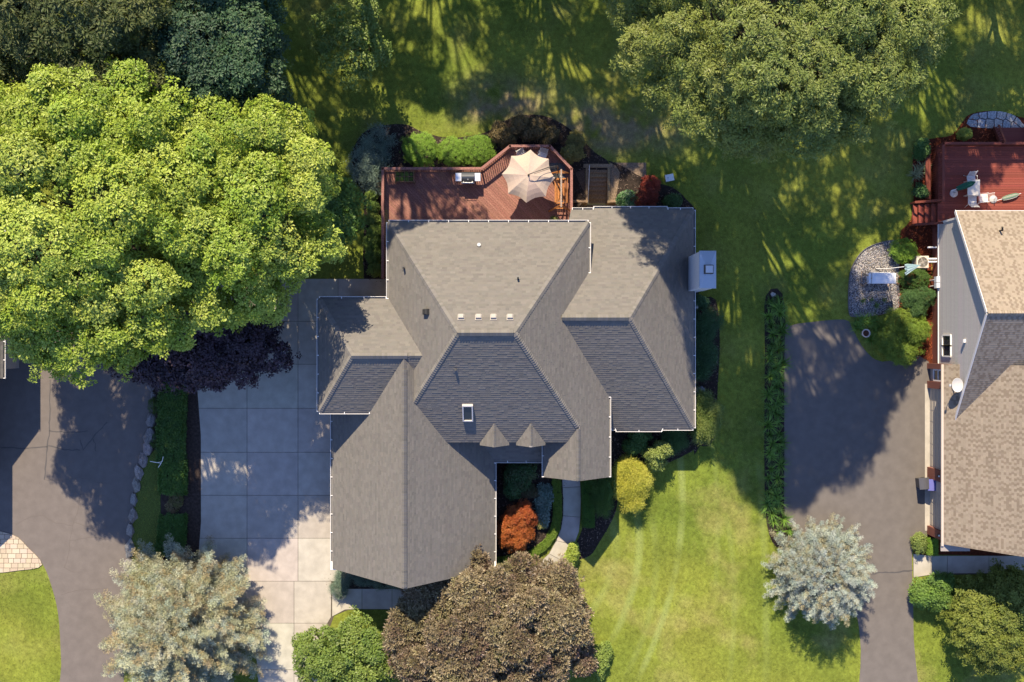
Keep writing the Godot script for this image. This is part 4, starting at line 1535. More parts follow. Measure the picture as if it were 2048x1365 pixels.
	db.lathe(Vector3.ZERO, prof, 28, 0.8, 1.0)
	var rim := MB.new()
	rim.col = Color(0.55, 0.54, 0.53)
	rim.lathe(Vector3.ZERO, [Vector2(0.38, 0.08), Vector2(0.39, 0.09), Vector2(0.39, 0.06), Vector2(0.37, 0.06)], 28, 0.8, 1.0)
	var dp := part("reflector", db, vmat("dish", 0.5), dsh, V(0, 0.5, 0))
	part("rim", rim, vmat("dish", 0.5), dp)
	var arm := MB.new()
	arm.col = Color(0.35, 0.35, 0.35)
	arm.tube([V(-0.3, 0.45, 0), V(-0.5, 0.8, 0.0)], [0.018, 0.018], 8)
	arm.box(Transform3D(Basis(), V(-0.5, 0.84, 0)), V(0.1, 0.1, 0.14), 0.02)
	part("feed_arm", arm, vmat("vent", 0.6), dsh)
	var mast := MB.new()
	mast.col = Color(0.3, 0.3, 0.3)
	mast.tube([V(0.05, -0.5, 0), V(0.05, 0.2, 0), V(0, 0.5, 0)], [0.025, 0.025, 0.03], 8)
	part("mast", mast, vmat("vent", 0.6), dsh)

func brick_mat() -> Material:
	return vmat("brick", 0.9, grain(0.07, 0.55, 1.0, 77), 1.6)

# ================================================================ neighbour on the left: only its eave shows, its shadow lies on the drive
func build_left_house() -> void:
	var h := thing("neighbour_house", "house with a white gutter at the shaded edge of the cracked asphalt drive", "house")
	var wm := vmat("house_wall", 0.85)
	var mb := MB.new()
	mb.col = Color(0.4, 0.36, 0.32)
	mb.bx(-42, -0.1, -14, -29.0, 3.3, 1.6)
	part("wall", mb, wm, h)
	var m2 := MB.new()
	m2.col = Color(0.4, 0.36, 0.32)
	m2.bx(-42, -0.1, 1.6, -30.6, 3.3, 8.0)
	part("wall", m2, wm, h)
	var e := 3.4
	roof_slope(h, [V(-28.55, e, -14.5), V(-28.55, e, 2.1), V(-33.5, e + 5.4, 2.1), V(-33.5, e + 5.4, -14.5)], GREY)
	roof_slope(h, [V(-33.5, e + 5.4, -14.5), V(-33.5, e + 5.4, 2.1), V(-38.5, e, 2.1), V(-38.5, e, -14.5)], GREY)
	roof_slope(h, [V(-30.2, e, 1.9), V(-30.2, e, 8.4), V(-35, e + 3.9, 8.4), V(-35, e + 3.9, 1.9)], GREY)
	gutter(h, V(-28.55, e, -14.5), V(-28.55, e, 2.1), V(1, 0, 0), vmat("gutter", 0.45))
	gutter(h, V(-30.2, e, 2.2), V(-30.2, e, 8.4), V(1, 0, 0), vmat("gutter", 0.45))
	window(h, V(-29.0, 1.6, -3), V(1, 0, 0), 1.4, 1.3)
	garage_door(h, V(-29.0, 1.1, -8), V(1, 0, 0), 4.6, 2.15)

# ================================================================ sunken steps behind the house
func build_stairwell() -> void:
	var t := thing("sunken_stairs", "timber steps climbing from a sunken landing to the back lawn", "stairs", V(5.04, -1.36, -8.2))
	var tm := vmat("timber", 0.9, tex_grain, 1.2)
	var o := t.position
	var pal := [Color(0.3, 0.21, 0.13), Color(0.27, 0.185, 0.115), Color(0.33, 0.235, 0.15)]
	for i in 8:
		var mb := MB.new()
		mb.col = pick(pal, 0.06)
		var z := -8.22 - i * 0.24
		mb.bx(4.47, -1.36 + i * 0.17, z - 0.27, 5.61, -1.36 + (i + 1) * 0.17, z, 0.012)
		part("tread", mb, tm, t, -o)
	var lb := MB.new()
	lb.col = Color(0.27, 0.22, 0.17)
	lb.bx(3.56, -1.5, -8.2, 6.39, -1.36, -6.95)
	part("landing", lb, tm, t, -o)
	# stacked timbers round the well
	var r := thing("retaining_wall", "stacked tan timbers lining the sunken steps", "retaining wall", V(5.04, -1.4, -8.2))
	for w in [[4.33, -10.35, 4.47, -8.13], [5.62, -10.35, 5.76, -8.13], [3.42, -8.3, 4.325, -8.15], [5.765, -8.3, 6.5, -8.15], [3.42, -8.14, 3.56, -7.1], [6.385, -8.14, 6.52, -7.55]]:
		for k in 9:
			var mb := MB.new()
			mb.col = pick(pal, 0.1)
			mb.bx(w[0] - rng.randf() * 0.006, -1.4 + k * 0.165, w[1], w[2] + rng.randf() * 0.006, -1.4 + k * 0.165 + 0.16, w[3], 0.01)
			part("timber", mb, tm, r, -r.position)
	var wide := MB.new()
	wide.col = Color(0.31, 0.23, 0.15)
	wide.bx(4.2, 0.03, -10.42, 5.9, 0.09, -10.2, 0.01)
	part("timber", wide, tm, r, -r.position)
	var hr := thing("handrail", "grey metal handrail along the sunken timber steps", "handrail", V(4.5, 0, -10.2))
	var hb := MB.new()
	hb.col = Color(0.45, 0.46, 0.48)
	hb.tube([V(0, 0.9, 0.1), V(0, 0.9, -0.05), V(0, 0.85, 0.2), V(0, -0.45, 2.0), V(0, -0.55, 2.05)], [0.022, 0.022, 0.022, 0.022, 0.022], 8)
	part("rail", hb, vmat("rail_metal", 0.4), hr)
	for q in [[0.1, 0.0, 0.88], [1.95, -1.36, -0.43]]:
		var pb := MB.new()
		pb.col = Color(0.45, 0.46, 0.48)
		pb.tube([V(0, q[1], q[0]), V(0, q[2], q[0])], [0.02, 0.02], 8)
		part("post", pb, vmat("rail_metal", 0.4), hr)
	# utility cover on the lawn
	var u := thing("utility_box", "small pale plastic utility box standing alone on the back lawn", "utility box", P(1338, 357))
	var ub := MB.new()
	ub.col = Color(0.5, 0.54, 0.53)
	ub.box(Transform3D(Basis(Vector3.UP, 0.2), V(0, 0.16, 0)), V(0.46, 0.32, 0.36), 0.04)
	part("housing", ub, vmat("plastic", 0.5), u)
	var ul := MB.new()
	ul.col = Color(0.55, 0.58, 0.57)
	ul.box(Transform3D(Basis(Vector3.UP, 0.2), V(0, 0.34, 0)), V(0.5, 0.04, 0.4), 0.015)
	part("lid", ul, vmat("plastic", 0.5), u)
	var dot := MB.new()
	dot.col = Color(0.08, 0.08, 0.08)
	dot.tube([V(-0.1, 0.35, 0.02), V(-0.1, 0.368, 0.02)], [0.03, 0.03], 8)
	part("lock", dot, vmat("plastic", 0.5), u)

# ================================================================ deck behind the house
func build_deck() -> void:
	var fl := 0.9
	var t := thing("deck", "reddish brown timber deck with baluster railing behind the grey roofed house", "deck", V(-2, 0, -8))
	var o := -t.position
	var wm := with_detail(vmat("deck_wood", 0.75, grain(0.03, 0.7, 1.0, 61), 1.5), grain(0.01, 0.75, 1.0, 62))
	var pal := [Color(0.38, 0.175, 0.135), Color(0.36, 0.163, 0.125), Color(0.4, 0.188, 0.147)]
	var out := PackedVector2Array([Vector2(-7.42, -9.89), Vector2(-1.745, -9.89), Vector2(-0.115, -11.18), Vector2(2.176, -11.18), Vector2(3.41, -9.87), Vector2(3.41, -7.15), Vector2(3.74, -7.1), Vector2(3.74, -6.1), Vector2(-6.34, -6.1), Vector2(-6.34, -3.65), Vector2(-7.42, -3.65)])
	mask_out(out)
	var node := Node3D.new()
	boards(t, shifted(out, o), fl, PI / 4, 0.14, wm, pal)
	var sk := MB.new()
	sk.col = Color(0.2, 0.08, 0.06)
	for i in range(out.size()):
		if i in [5, 6, 7, 8, 9]:
			continue
		var a := out[i]
		var b := out[(i + 1) % out.size()]
		sk.bar(V(a.x, fl - 0.16, a.y), V(b.x, fl - 0.16, b.y), 0.04, 0.24)
	part("rim_joist", sk, wm, t, o)
	var pb := MB.new()
	pb.col = Color(0.2, 0.09, 0.07)
	pb.bx(-0.06, -0.05, -0.06, 0.06, fl - 0.04, 0.06)
	var pmesh := pb.mesh()
	for q in [[-7.3, -9.8], [-4.5, -9.8], [-1.8, -9.8], [0, -11.0], [2.1, -11.0], [3.3, -9.8], [3.3, -7.3], [-7.3, -6.5], [-7.3, -3.8]]:
		part("footing_post", pmesh, wm, t, V(q[0], 0, q[1]) + o)
	var rc := Color(0.42, 0.2, 0.165)
	for i in [0, 1, 2, 3, 4, 10]:
		var a := out[i] if i != 10 else out[10]
		var b := out[i + 1] if i != 10 else out[0]
		railing(t, V(a.x, fl, a.y) + o, V(b.x, fl, b.y) + o, 0.98, wm, rc, 0.13, false)
	node.free()
	build_umbrella(fl)
	build_grill(V(-2.53, fl, -9.42))
	build_planter(V(-6.2, fl, -9.48))
	build_swing(fl)
	strap_chair("patio_chair", "white strap chair tucked under the beige parasol near the railing corner", V(0.62, fl, -10.62), 0.5, "chairs under the beige parasol")
	strap_chair("patio_chair", "white strap chair tucked under the beige parasol near the railing corner", V(1.72, fl, -10.66), -0.35, "chairs under the beige parasol")
	var p := thing("potted_plant", "small leafy plant in a round pot by the house wall on the deck", "plant", V(2.42, fl, -6.98))
	var pot := MB.new()
	pot.col = Color(0.3, 0.26, 0.2)
	pot.lathe(Vector3.ZERO, [Vector2(0.0, 0.0), Vector2(0.14, 0), Vector2(0.19, 0.3), Vector2(0.21, 0.31), Vector2(0.21, 0.34), Vector2(0.18, 0.34), Vector2(0.17, 0.28), Vector2(0, 0.28)], 18)
	part("pot", pot, vmat("clay", 0.8), p)
	foliage(p, "foliage", [[p.position + V(0, 0.42, 0), V(0.2, 0.2, 0.2)]], 260.0, LM.leaf, Vector2(0.12, 0.2), [Color(0.12, 0.16, 0.04), Color(0.2, 0.2, 0.06)], leaf_mat("leaf"))

func shifted(p: PackedVector2Array, o: Vector3) -> PackedVector2Array:
	var r := PackedVector2Array()
	for q in p:
		r.append(q + Vector2(o.x, o.z))
	return r

func build_umbrella(fl: float) -> void:
	var base := V(2.62, fl, -9.86)
	var t := thing("cantilever_umbrella", "beige octagonal cantilever parasol over the back deck", "umbrella", base)
	var c := P(1057, 352, 3.35) - base
	c.y = 2.75
	var fab := vmat("canvas", 0.95, tex_fine, 0.8)
	var mt := flat("bronze_pole", Color(0.06, 0.055, 0.05), 0.45, 0.4)
	var R := 1.5
	var rim := []
	for k in 8:
		var an := TAU * k / 8 + 0.08
		rim.append(c + V(cos(an) * R, -0.42 + 0.02 * sin(k * 2.0), sin(an) * R))
	for k in 8:
		var mb := MB.new()
		mb.col = pick([Color(0.46, 0.365, 0.305)], 0.025)
		var a: Vector3 = rim[k]
		var b: Vector3 = rim[(k + 1) % 8]
		var n := 5
		var rows := []
		for i in n + 1:
			var f := i / float(n)
			var row := []
			for j in 5:
				var g := j / 4.0
				var e := a.lerp(b, g)
				var sag := sin(g * PI)
				var p := c.lerp(e, f) + V(0, 0.12 * sin(f * PI) - 0.055 * sag * f, 0)
				p += (c - p) * V(1, 0, 1) * 0.09 * sag * f * f
				row.append(p)
			rows.append(row)
		for i in n:
			for j in 4:
				mb.quad(rows[i][j], rows[i][j + 1], rows[i + 1][j + 1], rows[i + 1][j])
		for j in 4:
			mb.quad(rows[n][j], rows[n][j + 1], rows[n][j + 1] - V(0, 0.07, 0), rows[n][j] - V(0, 0.07, 0))
		part("canopy_panel", mb, fab, t)
		var rb := MB.new()
		rb.bar(c - V(0, 0.06, 0), a - V(0, 0.03, 0), 0.02, 0.02)
		part("rib", rb, mt, t)
	var hub := MB.new()
	hub.lathe(c + V(0, -0.12, 0), [Vector2(0, 0), Vector2(0.06, 0), Vector2(0.06, 0.16), Vector2(0.035, 0.2), Vector2(0, 0.22)], 12)
	part("hub", hub, mt, t)
	var mast := MB.new()
	mast.tube([V(0, 0, 0), V(0, 1.6, 0), V(-0.05, 2.3, 0.02), V(-0.25, 2.85, 0.1)], [0.035, 0.035, 0.035, 0.032], 10)
	part("mast", mast, mt, t)
	var arm := MB.new()
	arm.tube([V(-0.15, 2.62, 0.06), V(-0.6, 3.05, 0.2), c + V(0.25, 0.42, -0.08), c + V(0, 0.3, 0), c + V(0, 0.05, 0)], [0.028, 0.028, 0.026, 0.024, 0.024], 10)
	part("arm", arm, mt, t)
	var st := MB.new()
	st.tube([V(0, 1.7, 0), V(-0.45, 2.5, 0.17), c + V(0.3, 0.36, -0.02)], [0.014, 0.014, 0.012], 8)
	part("strut", st, mt, t)
	var bs := MB.new()
	bs.bx(-0.5, 0.0, -0.06, 0.5, 0.05, 0.06)
	bs.bx(-0.06, 0.001, -0.5, 0.06, 0.052, 0.5)
	part("cross_base", bs, mt, t)
	for s in [V(-0.27, 0, -0.27), V(0.27, 0, -0.27), V(-0.27, 0, 0.27), V(0.27, 0, 0.27)]:
		var wb := MB.new()
		wb.bx(s.x - 0.2, 0.005, s.z - 0.2, s.x + 0.2, 0.085, s.z + 0.2, 0.02)
		part("base_weight", wb, flat("weight", Color(0.05, 0.055, 0.06), 0.7), t)

func build_grill(p: Vector3) -> void:
	var t := thing("gas_grill", "steel gas grill with dark lid and pale side shelves on the deck", "grill", p)
	var st := flat("stainless", Color(0.55, 0.56, 0.58), 0.38, 0.6)
	var dk := flat("enamel", Color(0.035, 0.04, 0.048), 0.3)
	var b := MB.new()
	b.bx(-0.36, 0.14, -0.27, 0.36, 0.82, 0.27, 0.01)
	part("cabinet", b, dk, t)
	var lid := MB.new()
	var prev := []
	for i in 9:
		var an := PI * i / 8
		var q := V(0, 0.84 + sin(an) * 0.24, -cos(an) * 0.28)
		if prev:
			lid.quad(V(-0.36, prev[0].y, prev[0].z), V(-0.36, q.y, q.z), V(0.36, q.y, q.z), V(0.36, prev[0].y, prev[0].z))
			lid.tri(V(0.36, 0.84, 0), V(0.36, prev[0].y, prev[0].z), V(0.36, q.y, q.z))
			lid.tri(V(-0.36, 0.84, 0), V(-0.36, q.y, q.z), V(-0.36, prev[0].y, prev[0].z))
		prev = [q]
	var lp := part("lid", lid, dk, t)
	var hd := MB.new()
	hd.tube([V(-0.28, 0.98, 0.33), V(0.28, 0.98, 0.33)], [0.016, 0.016], 8)
	for s in [-0.26, 0.26]:
		hd.tube([V(s, 0.94, 0.22), V(s, 0.98, 0.33)], [0.012, 0.012], 6)
	part("handle", hd, st, lp)
	var ga := MB.new()
	ga.tube([V(0, 1.04, 0.16), V(0, 1.06, 0.18)], [0.04, 0.04], 12)
	part("thermometer", ga, st, lp)
	for s in [-1, 1]:
		var sh := MB.new()
		sh.bx(minf(s * 0.37, s * 0.72), 0.8, -0.24, maxf(s * 0.37, s * 0.72), 0.84, 0.24, 0.012)
		part("side_shelf", sh, st, t)
	var fp := MB.new()
	fp.box(Transform3D(Basis(Vector3.RIGHT, 0.35), V(0, 0.76, 0.32)), V(0.74, 0.16, 0.05), 0.01)
	var pnl := part("control_panel", fp, st, t)
	for i in 4:
		var kb := MB.new()
		kb.tube([V(-0.24 + i * 0.16, 0.77, 0.34), V(-0.24 + i * 0.16, 0.785, 0.38)], [0.028, 0.024], 10)
		part("knob", kb, dk, pnl)
	for s in [V(-0.32, 0, -0.22), V(0.32, 0, -0.22), V(-0.32, 0, 0.22), V(0.32, 0, 0.22)]:
		var wb := MB.new()
		wb.tube([s + V(-0.02, 0.075, 0), s + V(0.02, 0.075, 0)], [0.07, 0.07], 12)
		part("caster", wb, dk, t)

func build_planter(p: Vector3) -> void:
	var t := thing("planter_box", "wooden planter box divided into squares of greens on the deck", "planter", p)
	var wm := vmat("timber", 0.9)
	var cb := Color(0.3, 0.19, 0.1)
	var w := 1.05
	var d := 0.56
	for s in [-1, 1]:
		var a := MB.new()
		a.col = cb
		a.bx(-w / 2, 0.35, s * d / 2 - 0.018, w / 2, 0.62, s * d / 2 + 0.018, 0.004)
		part("side_board", a, wm, t)
		var b := MB.new()
		b.col = cb * 1.05
		b.bx(s * w / 2 - 0.018, 0.35, -d / 2 + 0.02, s * w / 2 + 0.018, 0.62, d / 2 - 0.02, 0.004)
		part("side_board", b, wm, t)
		for q in [-1, 1]:
			var l := MB.new()
			l.col = cb * 0.95
			l.bx(s * (w / 2 + 0.02) - 0.035, 0, q * (d / 2 + 0.02) - 0.035, s * (w / 2 + 0.02) + 0.035, 0.64, q * (d / 2 + 0.02) + 0.035)
			part("leg", l, wm, t)
	for i in 3:
		var x := w * ((i + 1) / 4.0 - 0.5)
		var b := MB.new()
		b.col = cb * 1.2
		b.bx(x - 0.012, 0.56, -d / 2 + 0.02, x + 0.012, 0.63, d / 2 - 0.02)
		part("divider", b, wm, t)
	var m := MB.new()
	m.col = cb * 1.2
	m.bx(-w / 2 + 0.02, 0.565, -0.012, w / 2 - 0.02, 0.627, 0.012)
	part("divider", m, wm, t)
	var so := MB.new()
	so.col = Color(0.03, 0.022, 0.016)
	so.bx(-w / 2 + 0.02, 0.36, -d / 2 + 0.02, w / 2 - 0.02, 0.55, d / 2 - 0.02)
	part("soil", so, vmat("chip", 1.0), t)
	for i in 4:
		for j in 2:
			var sm := [0.07, 0.11, 0.1, 0.13][rng.randi() % 4] as float
			foliage(t, "seedling", [[p + V(w * ((i + 0.5) / 4 - 0.5), 0.57, d * ((j + 0.5) / 2 - 0.5)), V(sm, sm, sm)]], 500.0, LM.leaf, Vector2(0.07, 0.13), [Color(0.1, 0.17, 0.03), Color(0.18, 0.24, 0.05)], leaf_mat("leaf"), 0.0)

func build_swing(fl: float) -> void:
	var t := thing("porch_swing", "orange stained wooden swing bench on an A frame standing on the deck", "swing", V(2.78, fl, -8.65))
	var wm := vmat("swing_wood", 0.7, tex_grain, 1.5)
	var cw := Color(0.5, 0.2, 0.06)
	for z in [-0.95, 0.98]:
		for s in [-1, 1]:
			var mb := MB.new()
			mb.col = cw
			mb.bar(V(s * 0.62, 0, z + (0.12 if z > 0 else -0.12) * 1.0), V(s * 0.05, 1.95, z), 0.07, 0.07, 0.006)
			part("leg", mb, wm, t)
		var cr := MB.new()
		cr.col = cw
		cr.bar(V(-0.36, 0.9, z + (0.05 if z > 0 else -0.05)), V(0.36, 0.9, z + (0.05 if z > 0 else -0.05)), 0.05, 0.08)
		part("crosspiece", cr, wm, t)
	var bm := MB.new()
	bm.col = Color(0.42, 0.33, 0.27)
	bm.bar(V(0, 2.0, -1.05), V(0, 2.0, 1.08), 0.09, 0.11, 0.008)
	part("beam", bm, wm, t)
	for i in 6:
		var sl := MB.new()
		sl.col = pick([cw, Color(0.42, 0.17, 0.05)], 0.1)
		sl.bar(V(-0.28 + i * 0.095, 0.45 + 0.004 * i, -0.72), V(-0.28 + i * 0.095, 0.45 + 0.004 * i, 0.72), 0.08, 0.022, 0.003)
		part("seat_slat", sl, wm, t)
	for i in 5:
		var sl := MB.new()
		sl.col = pick([cw, Color(0.42, 0.17, 0.05)], 0.1)
		sl.bar(V(0.27 + i * 0.035, 0.52 + i * 0.095, -0.72), V(0.27 + i * 0.035, 0.52 + i * 0.095, 0.72), 0.022, 0.08, 0.003)
		part("back_slat", sl, wm, t)
	for z in [-0.7, 0.7]:
		var ar := MB.new()
		ar.col = cw
		ar.bar(V(-0.3, 0.68, z), V(0.36, 0.68, z), 0.07, 0.03)
		ar.bar(V(-0.28, 0.42, z), V(-0.28, 0.68, z), 0.05, 0.05)
		part("armrest", ar, wm, t)
		var ch := MB.new()
		ch.tube([V(-0.26, 0.68, z), V(0, 1.96, z), V(0.34, 0.68, z)], [0.008, 0.008, 0.008], 5)
		part("chain", ch, flat("stainless", Color(0.55, 0.56, 0.58), 0.38, 0.6), t)

func strap_chair(called: String, label: String, p: Vector3, turn: float, group := "", category := "chair") -> void:
	var t := thing(called, label, category, p, turn, group)
	var fm := vmat("chair_frame", 0.4)
	var cw := Color(0.72, 0.71, 0.68)
	for s in [-1, 1]:
		var mb := MB.new()
		mb.col = cw
		mb.tube([V(s * 0.27, 0, 0.28), V(s * 0.27, 0.62, 0.26), V(s * 0.27, 0.64, -0.2), V(s * 0.27, 0, -0.34)], [0.014, 0.014, 0.014, 0.014], 6)
		part("side_frame", mb, fm, t)
		var bk := MB.new()
		bk.col = cw
		bk.tube([V(s * 0.23, 0.4, 0.26), V(s * 0.23, 0.38, -0.2), V(s * 0.22, 0.95, -0.44)], [0.013, 0.013, 0.013], 6)
		part("seat_frame", bk, fm, t)
	for i in 7:
		var sb := MB.new()
		sb.col = cw
		sb.bx(-0.23, 0.395, 0.22 - i * 0.07 - 0.024, 0.23, 0.403, 0.22 - i * 0.07 + 0.024)
		part("seat_strap", sb, fm, t)
	for i in 8:
		var f := (i + 0.8) / 8.5
		var sb := MB.new()
		sb.col = cw
		sb.box(Transform3D(Basis(Vector3.RIGHT, -1.17), V(0, lerpf(0.4, 0.95, f), lerpf(-0.2, -0.44, f))), V(0.45, 0.008, 0.048))
		part("back_strap", sb, fm, t)

# ================================================================ neighbour's deck
func build_right_deck() -> void:
	var fl := 1.0
	var t := thing("deck", "red stained deck with dark red railings behind the tan roofed house", "deck", V(28, 0, -9))
	var o := -t.position
	var wm := vmat("red_deck", 0.7, grain(0.03, 0.65, 1.0, 63), 1.5)
	var pal := [Color(0.26, 0.062, 0.042), Color(0.24, 0.056, 0.038), Color(0.275, 0.068, 0.046)]
	var x0 := P(1876, 300, fl).x
	var z0 := P(1876, 292, fl).z
	var out := PackedVector2Array([Vector2(x0, z0), Vector2(34, z0), Vector2(34, -6.9), Vector2(x0, -6.3)])
	mask_out(out)
	boards(t, shifted(out, o), fl, 0.0, 0.14, wm, pal)
	var rc := Color(0.21, 0.055, 0.038)
	var sk := MB.new()
	sk.col = Color(0.16, 0.04, 0.028)
	sk.bar(V(x0, fl - 0.18, z0), V(x0, fl - 0.18, -6.3), 0.04, 0.26)
	sk.bar(V(x0, fl - 0.18, z0), V(34, fl - 0.18, z0), 0.04, 0.26)
	part("rim_joist", sk, wm, t, o)
	# lattice-like skirt boards below the floor
	for i in 36:
		var b := MB.new()
		b.col = pick([rc * 0.8], 0.08)
		b.bar(V(x0 - 0.02, 0.0, z0 + 0.1 + i * 0.13), V(x0 - 0.02, fl - 0.3, z0 + 0.1 + i * 0.13), 0.09, 0.02)
		part("skirt_board", b, wm, t, o)
	railing(t, V(x0, fl, -8.05) + o, V(x0, fl, z0) + o, 0.95, wm, rc, 0.13)
	railing(t, V(x0, fl, z0) + o, V(28.1, fl, z0) + o, 0.95, wm, rc, 0.13)
	railing(t, V(28.1, fl, z0) + o, V(32.5, fl, z0) + o, 0.95, wm, rc, 0.13)
	# bench planks along the outside
	for i in 2:
		var bp := MB.new()
		bp.col = rc * 0.9
		bp.bar(V(x0 - 0.28 - i * 0.16, 0.42, z0 + 0.2), V(x0 - 0.28 - i * 0.16, 0.42, -8.3), 0.14, 0.035)
		part("bench_plank", bp, wm, t, o)
	for z in [-11.0, -9.8, -8.6]:
		var bl := MB.new()
		bl.col = rc * 0.8
		bl.bx(x0 - 0.45, 0.0, z - 0.05, x0 - 0.2, 0.4, z + 0.05)
		part("bench_leg", bl, wm, t, o)
	# steps to the side and to the back
	for i in 4:
		var b := MB.new()
		b.col = pick(pal, 0.08)
		b.bx(x0 - 0.3 * (i + 1), fl - 0.2 * (i + 1) - 0.04, -8.0, x0 - 0.3 * i - 0.01, fl - 0.2 * (i + 1), -6.85)
		part("stair_tread", b, wm, t, o)
		var r := MB.new()
		r.col = rc * 0.8
		r.bx(x0 - 0.3 * i - 0.03, fl - 0.2 * (i + 1), -7.98, x0 - 0.3 * i - 0.012, fl - 0.2 * i - 0.04, -6.87)
		part("stair_riser", r, wm, t, o)
	for z in [-8.08, -6.78]:
		var mb := MB.new()
		mb.col = rc
		mb.bar(V(x0, fl + 0.92, z), V(x0 - 1.25, 0.85, z), 0.13, 0.04, 0.005)
		mb.bar(V(x0, fl + 0.1, z), V(x0 - 1.25, 0.08, z), 0.04, 0.22)
		mb.bx(x0 - 1.29, 0, z - 0.045, x0 - 1.2, 0.9, z + 0.045)
		part("stair_rail", mb, wm, t, o)
	var sx := 28.4
	for i in 4:
		var b := MB.new()
		b.col = pick(pal, 0.08)
		b.bx(sx, fl - 0.2 * (i + 1) - 0.04, z0 - 0.3 * (i + 1), sx + 1.7, fl - 0.2 * (i + 1), z0 - 0.3 * i - 0.01)
		part("stair_tread", b, wm, t, o)
	for x in [sx - 0.08, sx + 1.78]:
		var mb := MB.new()
		mb.col = rc
		mb.bar(V(x, fl + 0.92, z0), V(x, 0.85, z0 - 1.25), 0.13, 0.04, 0.005)
		mb.bar(V(x, fl + 0.1, z0), V(x, 0.08, z0 - 1.25), 0.04, 0.22)
		part("stair_rail", mb, wm, t, o)
		for i in 8:
			var bb := MB.new()
			bb.col = rc
			var f := (i + 0.5) / 8
			bb.bx(x - 0.018, lerpf(fl + 0.1, 0.1, f), z0 - 1.25 * f - 0.018, x + 0.018, lerpf(fl + 0.9, 0.83, f), z0 - 1.25 * f + 0.018)
			part("baluster", bb, wm, t, o)
	# furniture
	strap_chair("patio_chair", "white strap lounge chair between the pale table and the tan roof", P(1940, 403, fl), PI, "")
	strap_chair("patio_chair", "white strap chair beside the small round stand on the red deck", P(1963, 398, fl), -1.5, "")
	strap_chair("patio_chair", "white strap chair behind the pale table, farthest from the tan roof", P(1938, 362, fl), 0.1, "")
	var tb := thing("patio_table", "pale rectangular patio table on the red deck", "table", P(1939, 380, fl))
	var tt := MB.new()
	tt.col = Color(0.55, 0.51, 0.45)
	tt.bx(-0.36, 0.68, -0.5, 0.36, 0.72, 0.42, 0.015)
	part("tabletop", tt, vmat("plastic", 0.5), tb)
	for s in [V(-0.3, 0, -0.43), V(0.3, 0, -0.43), V(-0.3, 0, 0.35), V(0.3, 0, 0.35)]:
		var lg := MB.new()
		lg.col = Color(0.6, 0.57, 0.52)
		lg.tube([s * 1.05, s + V(0, 0.68, 0)], [0.02, 0.02], 8)
		part("leg", lg, vmat("plastic", 0.5), tb)
	folded_parasol("folded_umbrella", "dark green folded parasol lying across the pale table", P(1914, 378, fl + 0.8), P(1952, 364, fl + 0.86), 0.17, [Color(0.02, 0.1, 0.06), Color(0.03, 0.13, 0.08)])
	folded_parasol("folded_umbrella", "cream and green striped folded parasol lying on the red deck", P(2006, 398, fl + 0.14), P(2040, 388, fl + 0.14), 0.14, [Color(0.6, 0.57, 0.48), Color(0.12, 0.2, 0.13)])
	for q in [[1908, 387, "round pale parasol base on the red deck beside the pale table", Color(0.5, 0.47, 0.44)], [1987, 399, "round grey side stand on the red deck beside a strap chair", Color(0.3, 0.3, 0.31)]]:
		var b := thing("parasol_base", q[2], "parasol base", P(q[0], q[1], fl))
		var mb := MB.new()
		mb.col = q[3]
		mb.lathe(Vector3.ZERO, [Vector2(0.23, 0), Vector2(0.23, 0.04), Vector2(0.19, 0.07), Vector2(0.06, 0.1), Vector2(0.035, 0.12), Vector2(0.0, 0.12)], 24)
		part("base", mb, vmat("plastic", 0.5), b)
		var pb := MB.new()
		pb.col = q[3]
		pb.tube([V(0, 0.1, 0), V(0, 0.38, 0)], [0.025, 0.025], 10)
		part("socket", pb, vmat("plastic", 0.5), b)
	# flagstones at the foot of the back steps
	var pt := thing("flagstone_patio", "pale irregular flagstones laid at the foot of the red deck steps", "patio", P(1990, 240))
	var fmat := vmat("flagstone", 0.85, tex_grain, 0.8)
	var jb := MB.new()
	jb.col = Color(0.11, 0.115, 0.13)
	var area := smooth(poly([1942, 232, 1965, 225, 2000, 223, 2030, 232, 2044, 246, 2044, 256, 1942, 254]), 3)
	jb.prism(shifted(area, -pt.position), 0.0, 0.02)
	part("joint_bed", jb, fmat, pt)
	var seeds := PackedVector2Array()
	for q in [[1950, 233], [1966, 229], [1984, 229], [2003, 231], [2022, 236], [2036, 245], [1948, 247], [1962, 246], [1980, 248], [1997, 247], [2014, 249], [2030, 252]]:
		seeds.append(P2(q[0], q[1]))
	for i in seeds.size():
		var cell := PackedVector2Array([seeds[i] + Vector2(-2, -2), seeds[i] + Vector2(2, -2), seeds[i] + Vector2(2, 2), seeds[i] + Vector2(-2, 2)])
		for j in seeds.size():
			if i == j:
				continue
			var m := (seeds[i] + seeds[j]) / 2
			var d := (seeds[j] - seeds[i]).normalized()
			var s := Vector2(-d.y, d.x)
			var half := PackedVector2Array([m - d * 0.03 + s * 9, m - d * 9 + s * 9, m - d * 9 - s * 9, m - d * 0.03 - s * 9])
			var cut := Geometry2D.intersect_polygons(cell, half)
			if cut.size():
				cell = cut[0]
		for pc in Geometry2D.intersect_polygons(cell, area):
			var mb := MB.new()
			mb.col = pick([Color(0.42, 0.43, 0.45), Color(0.36, 0.38, 0.4), Color(0.48, 0.45, 0.41)], 0.1)
			mb.prism(shifted(pc, -pt.position), 0.01, 0.05)
			part("flagstone", mb, fmat, pt)
	mask_out(area)

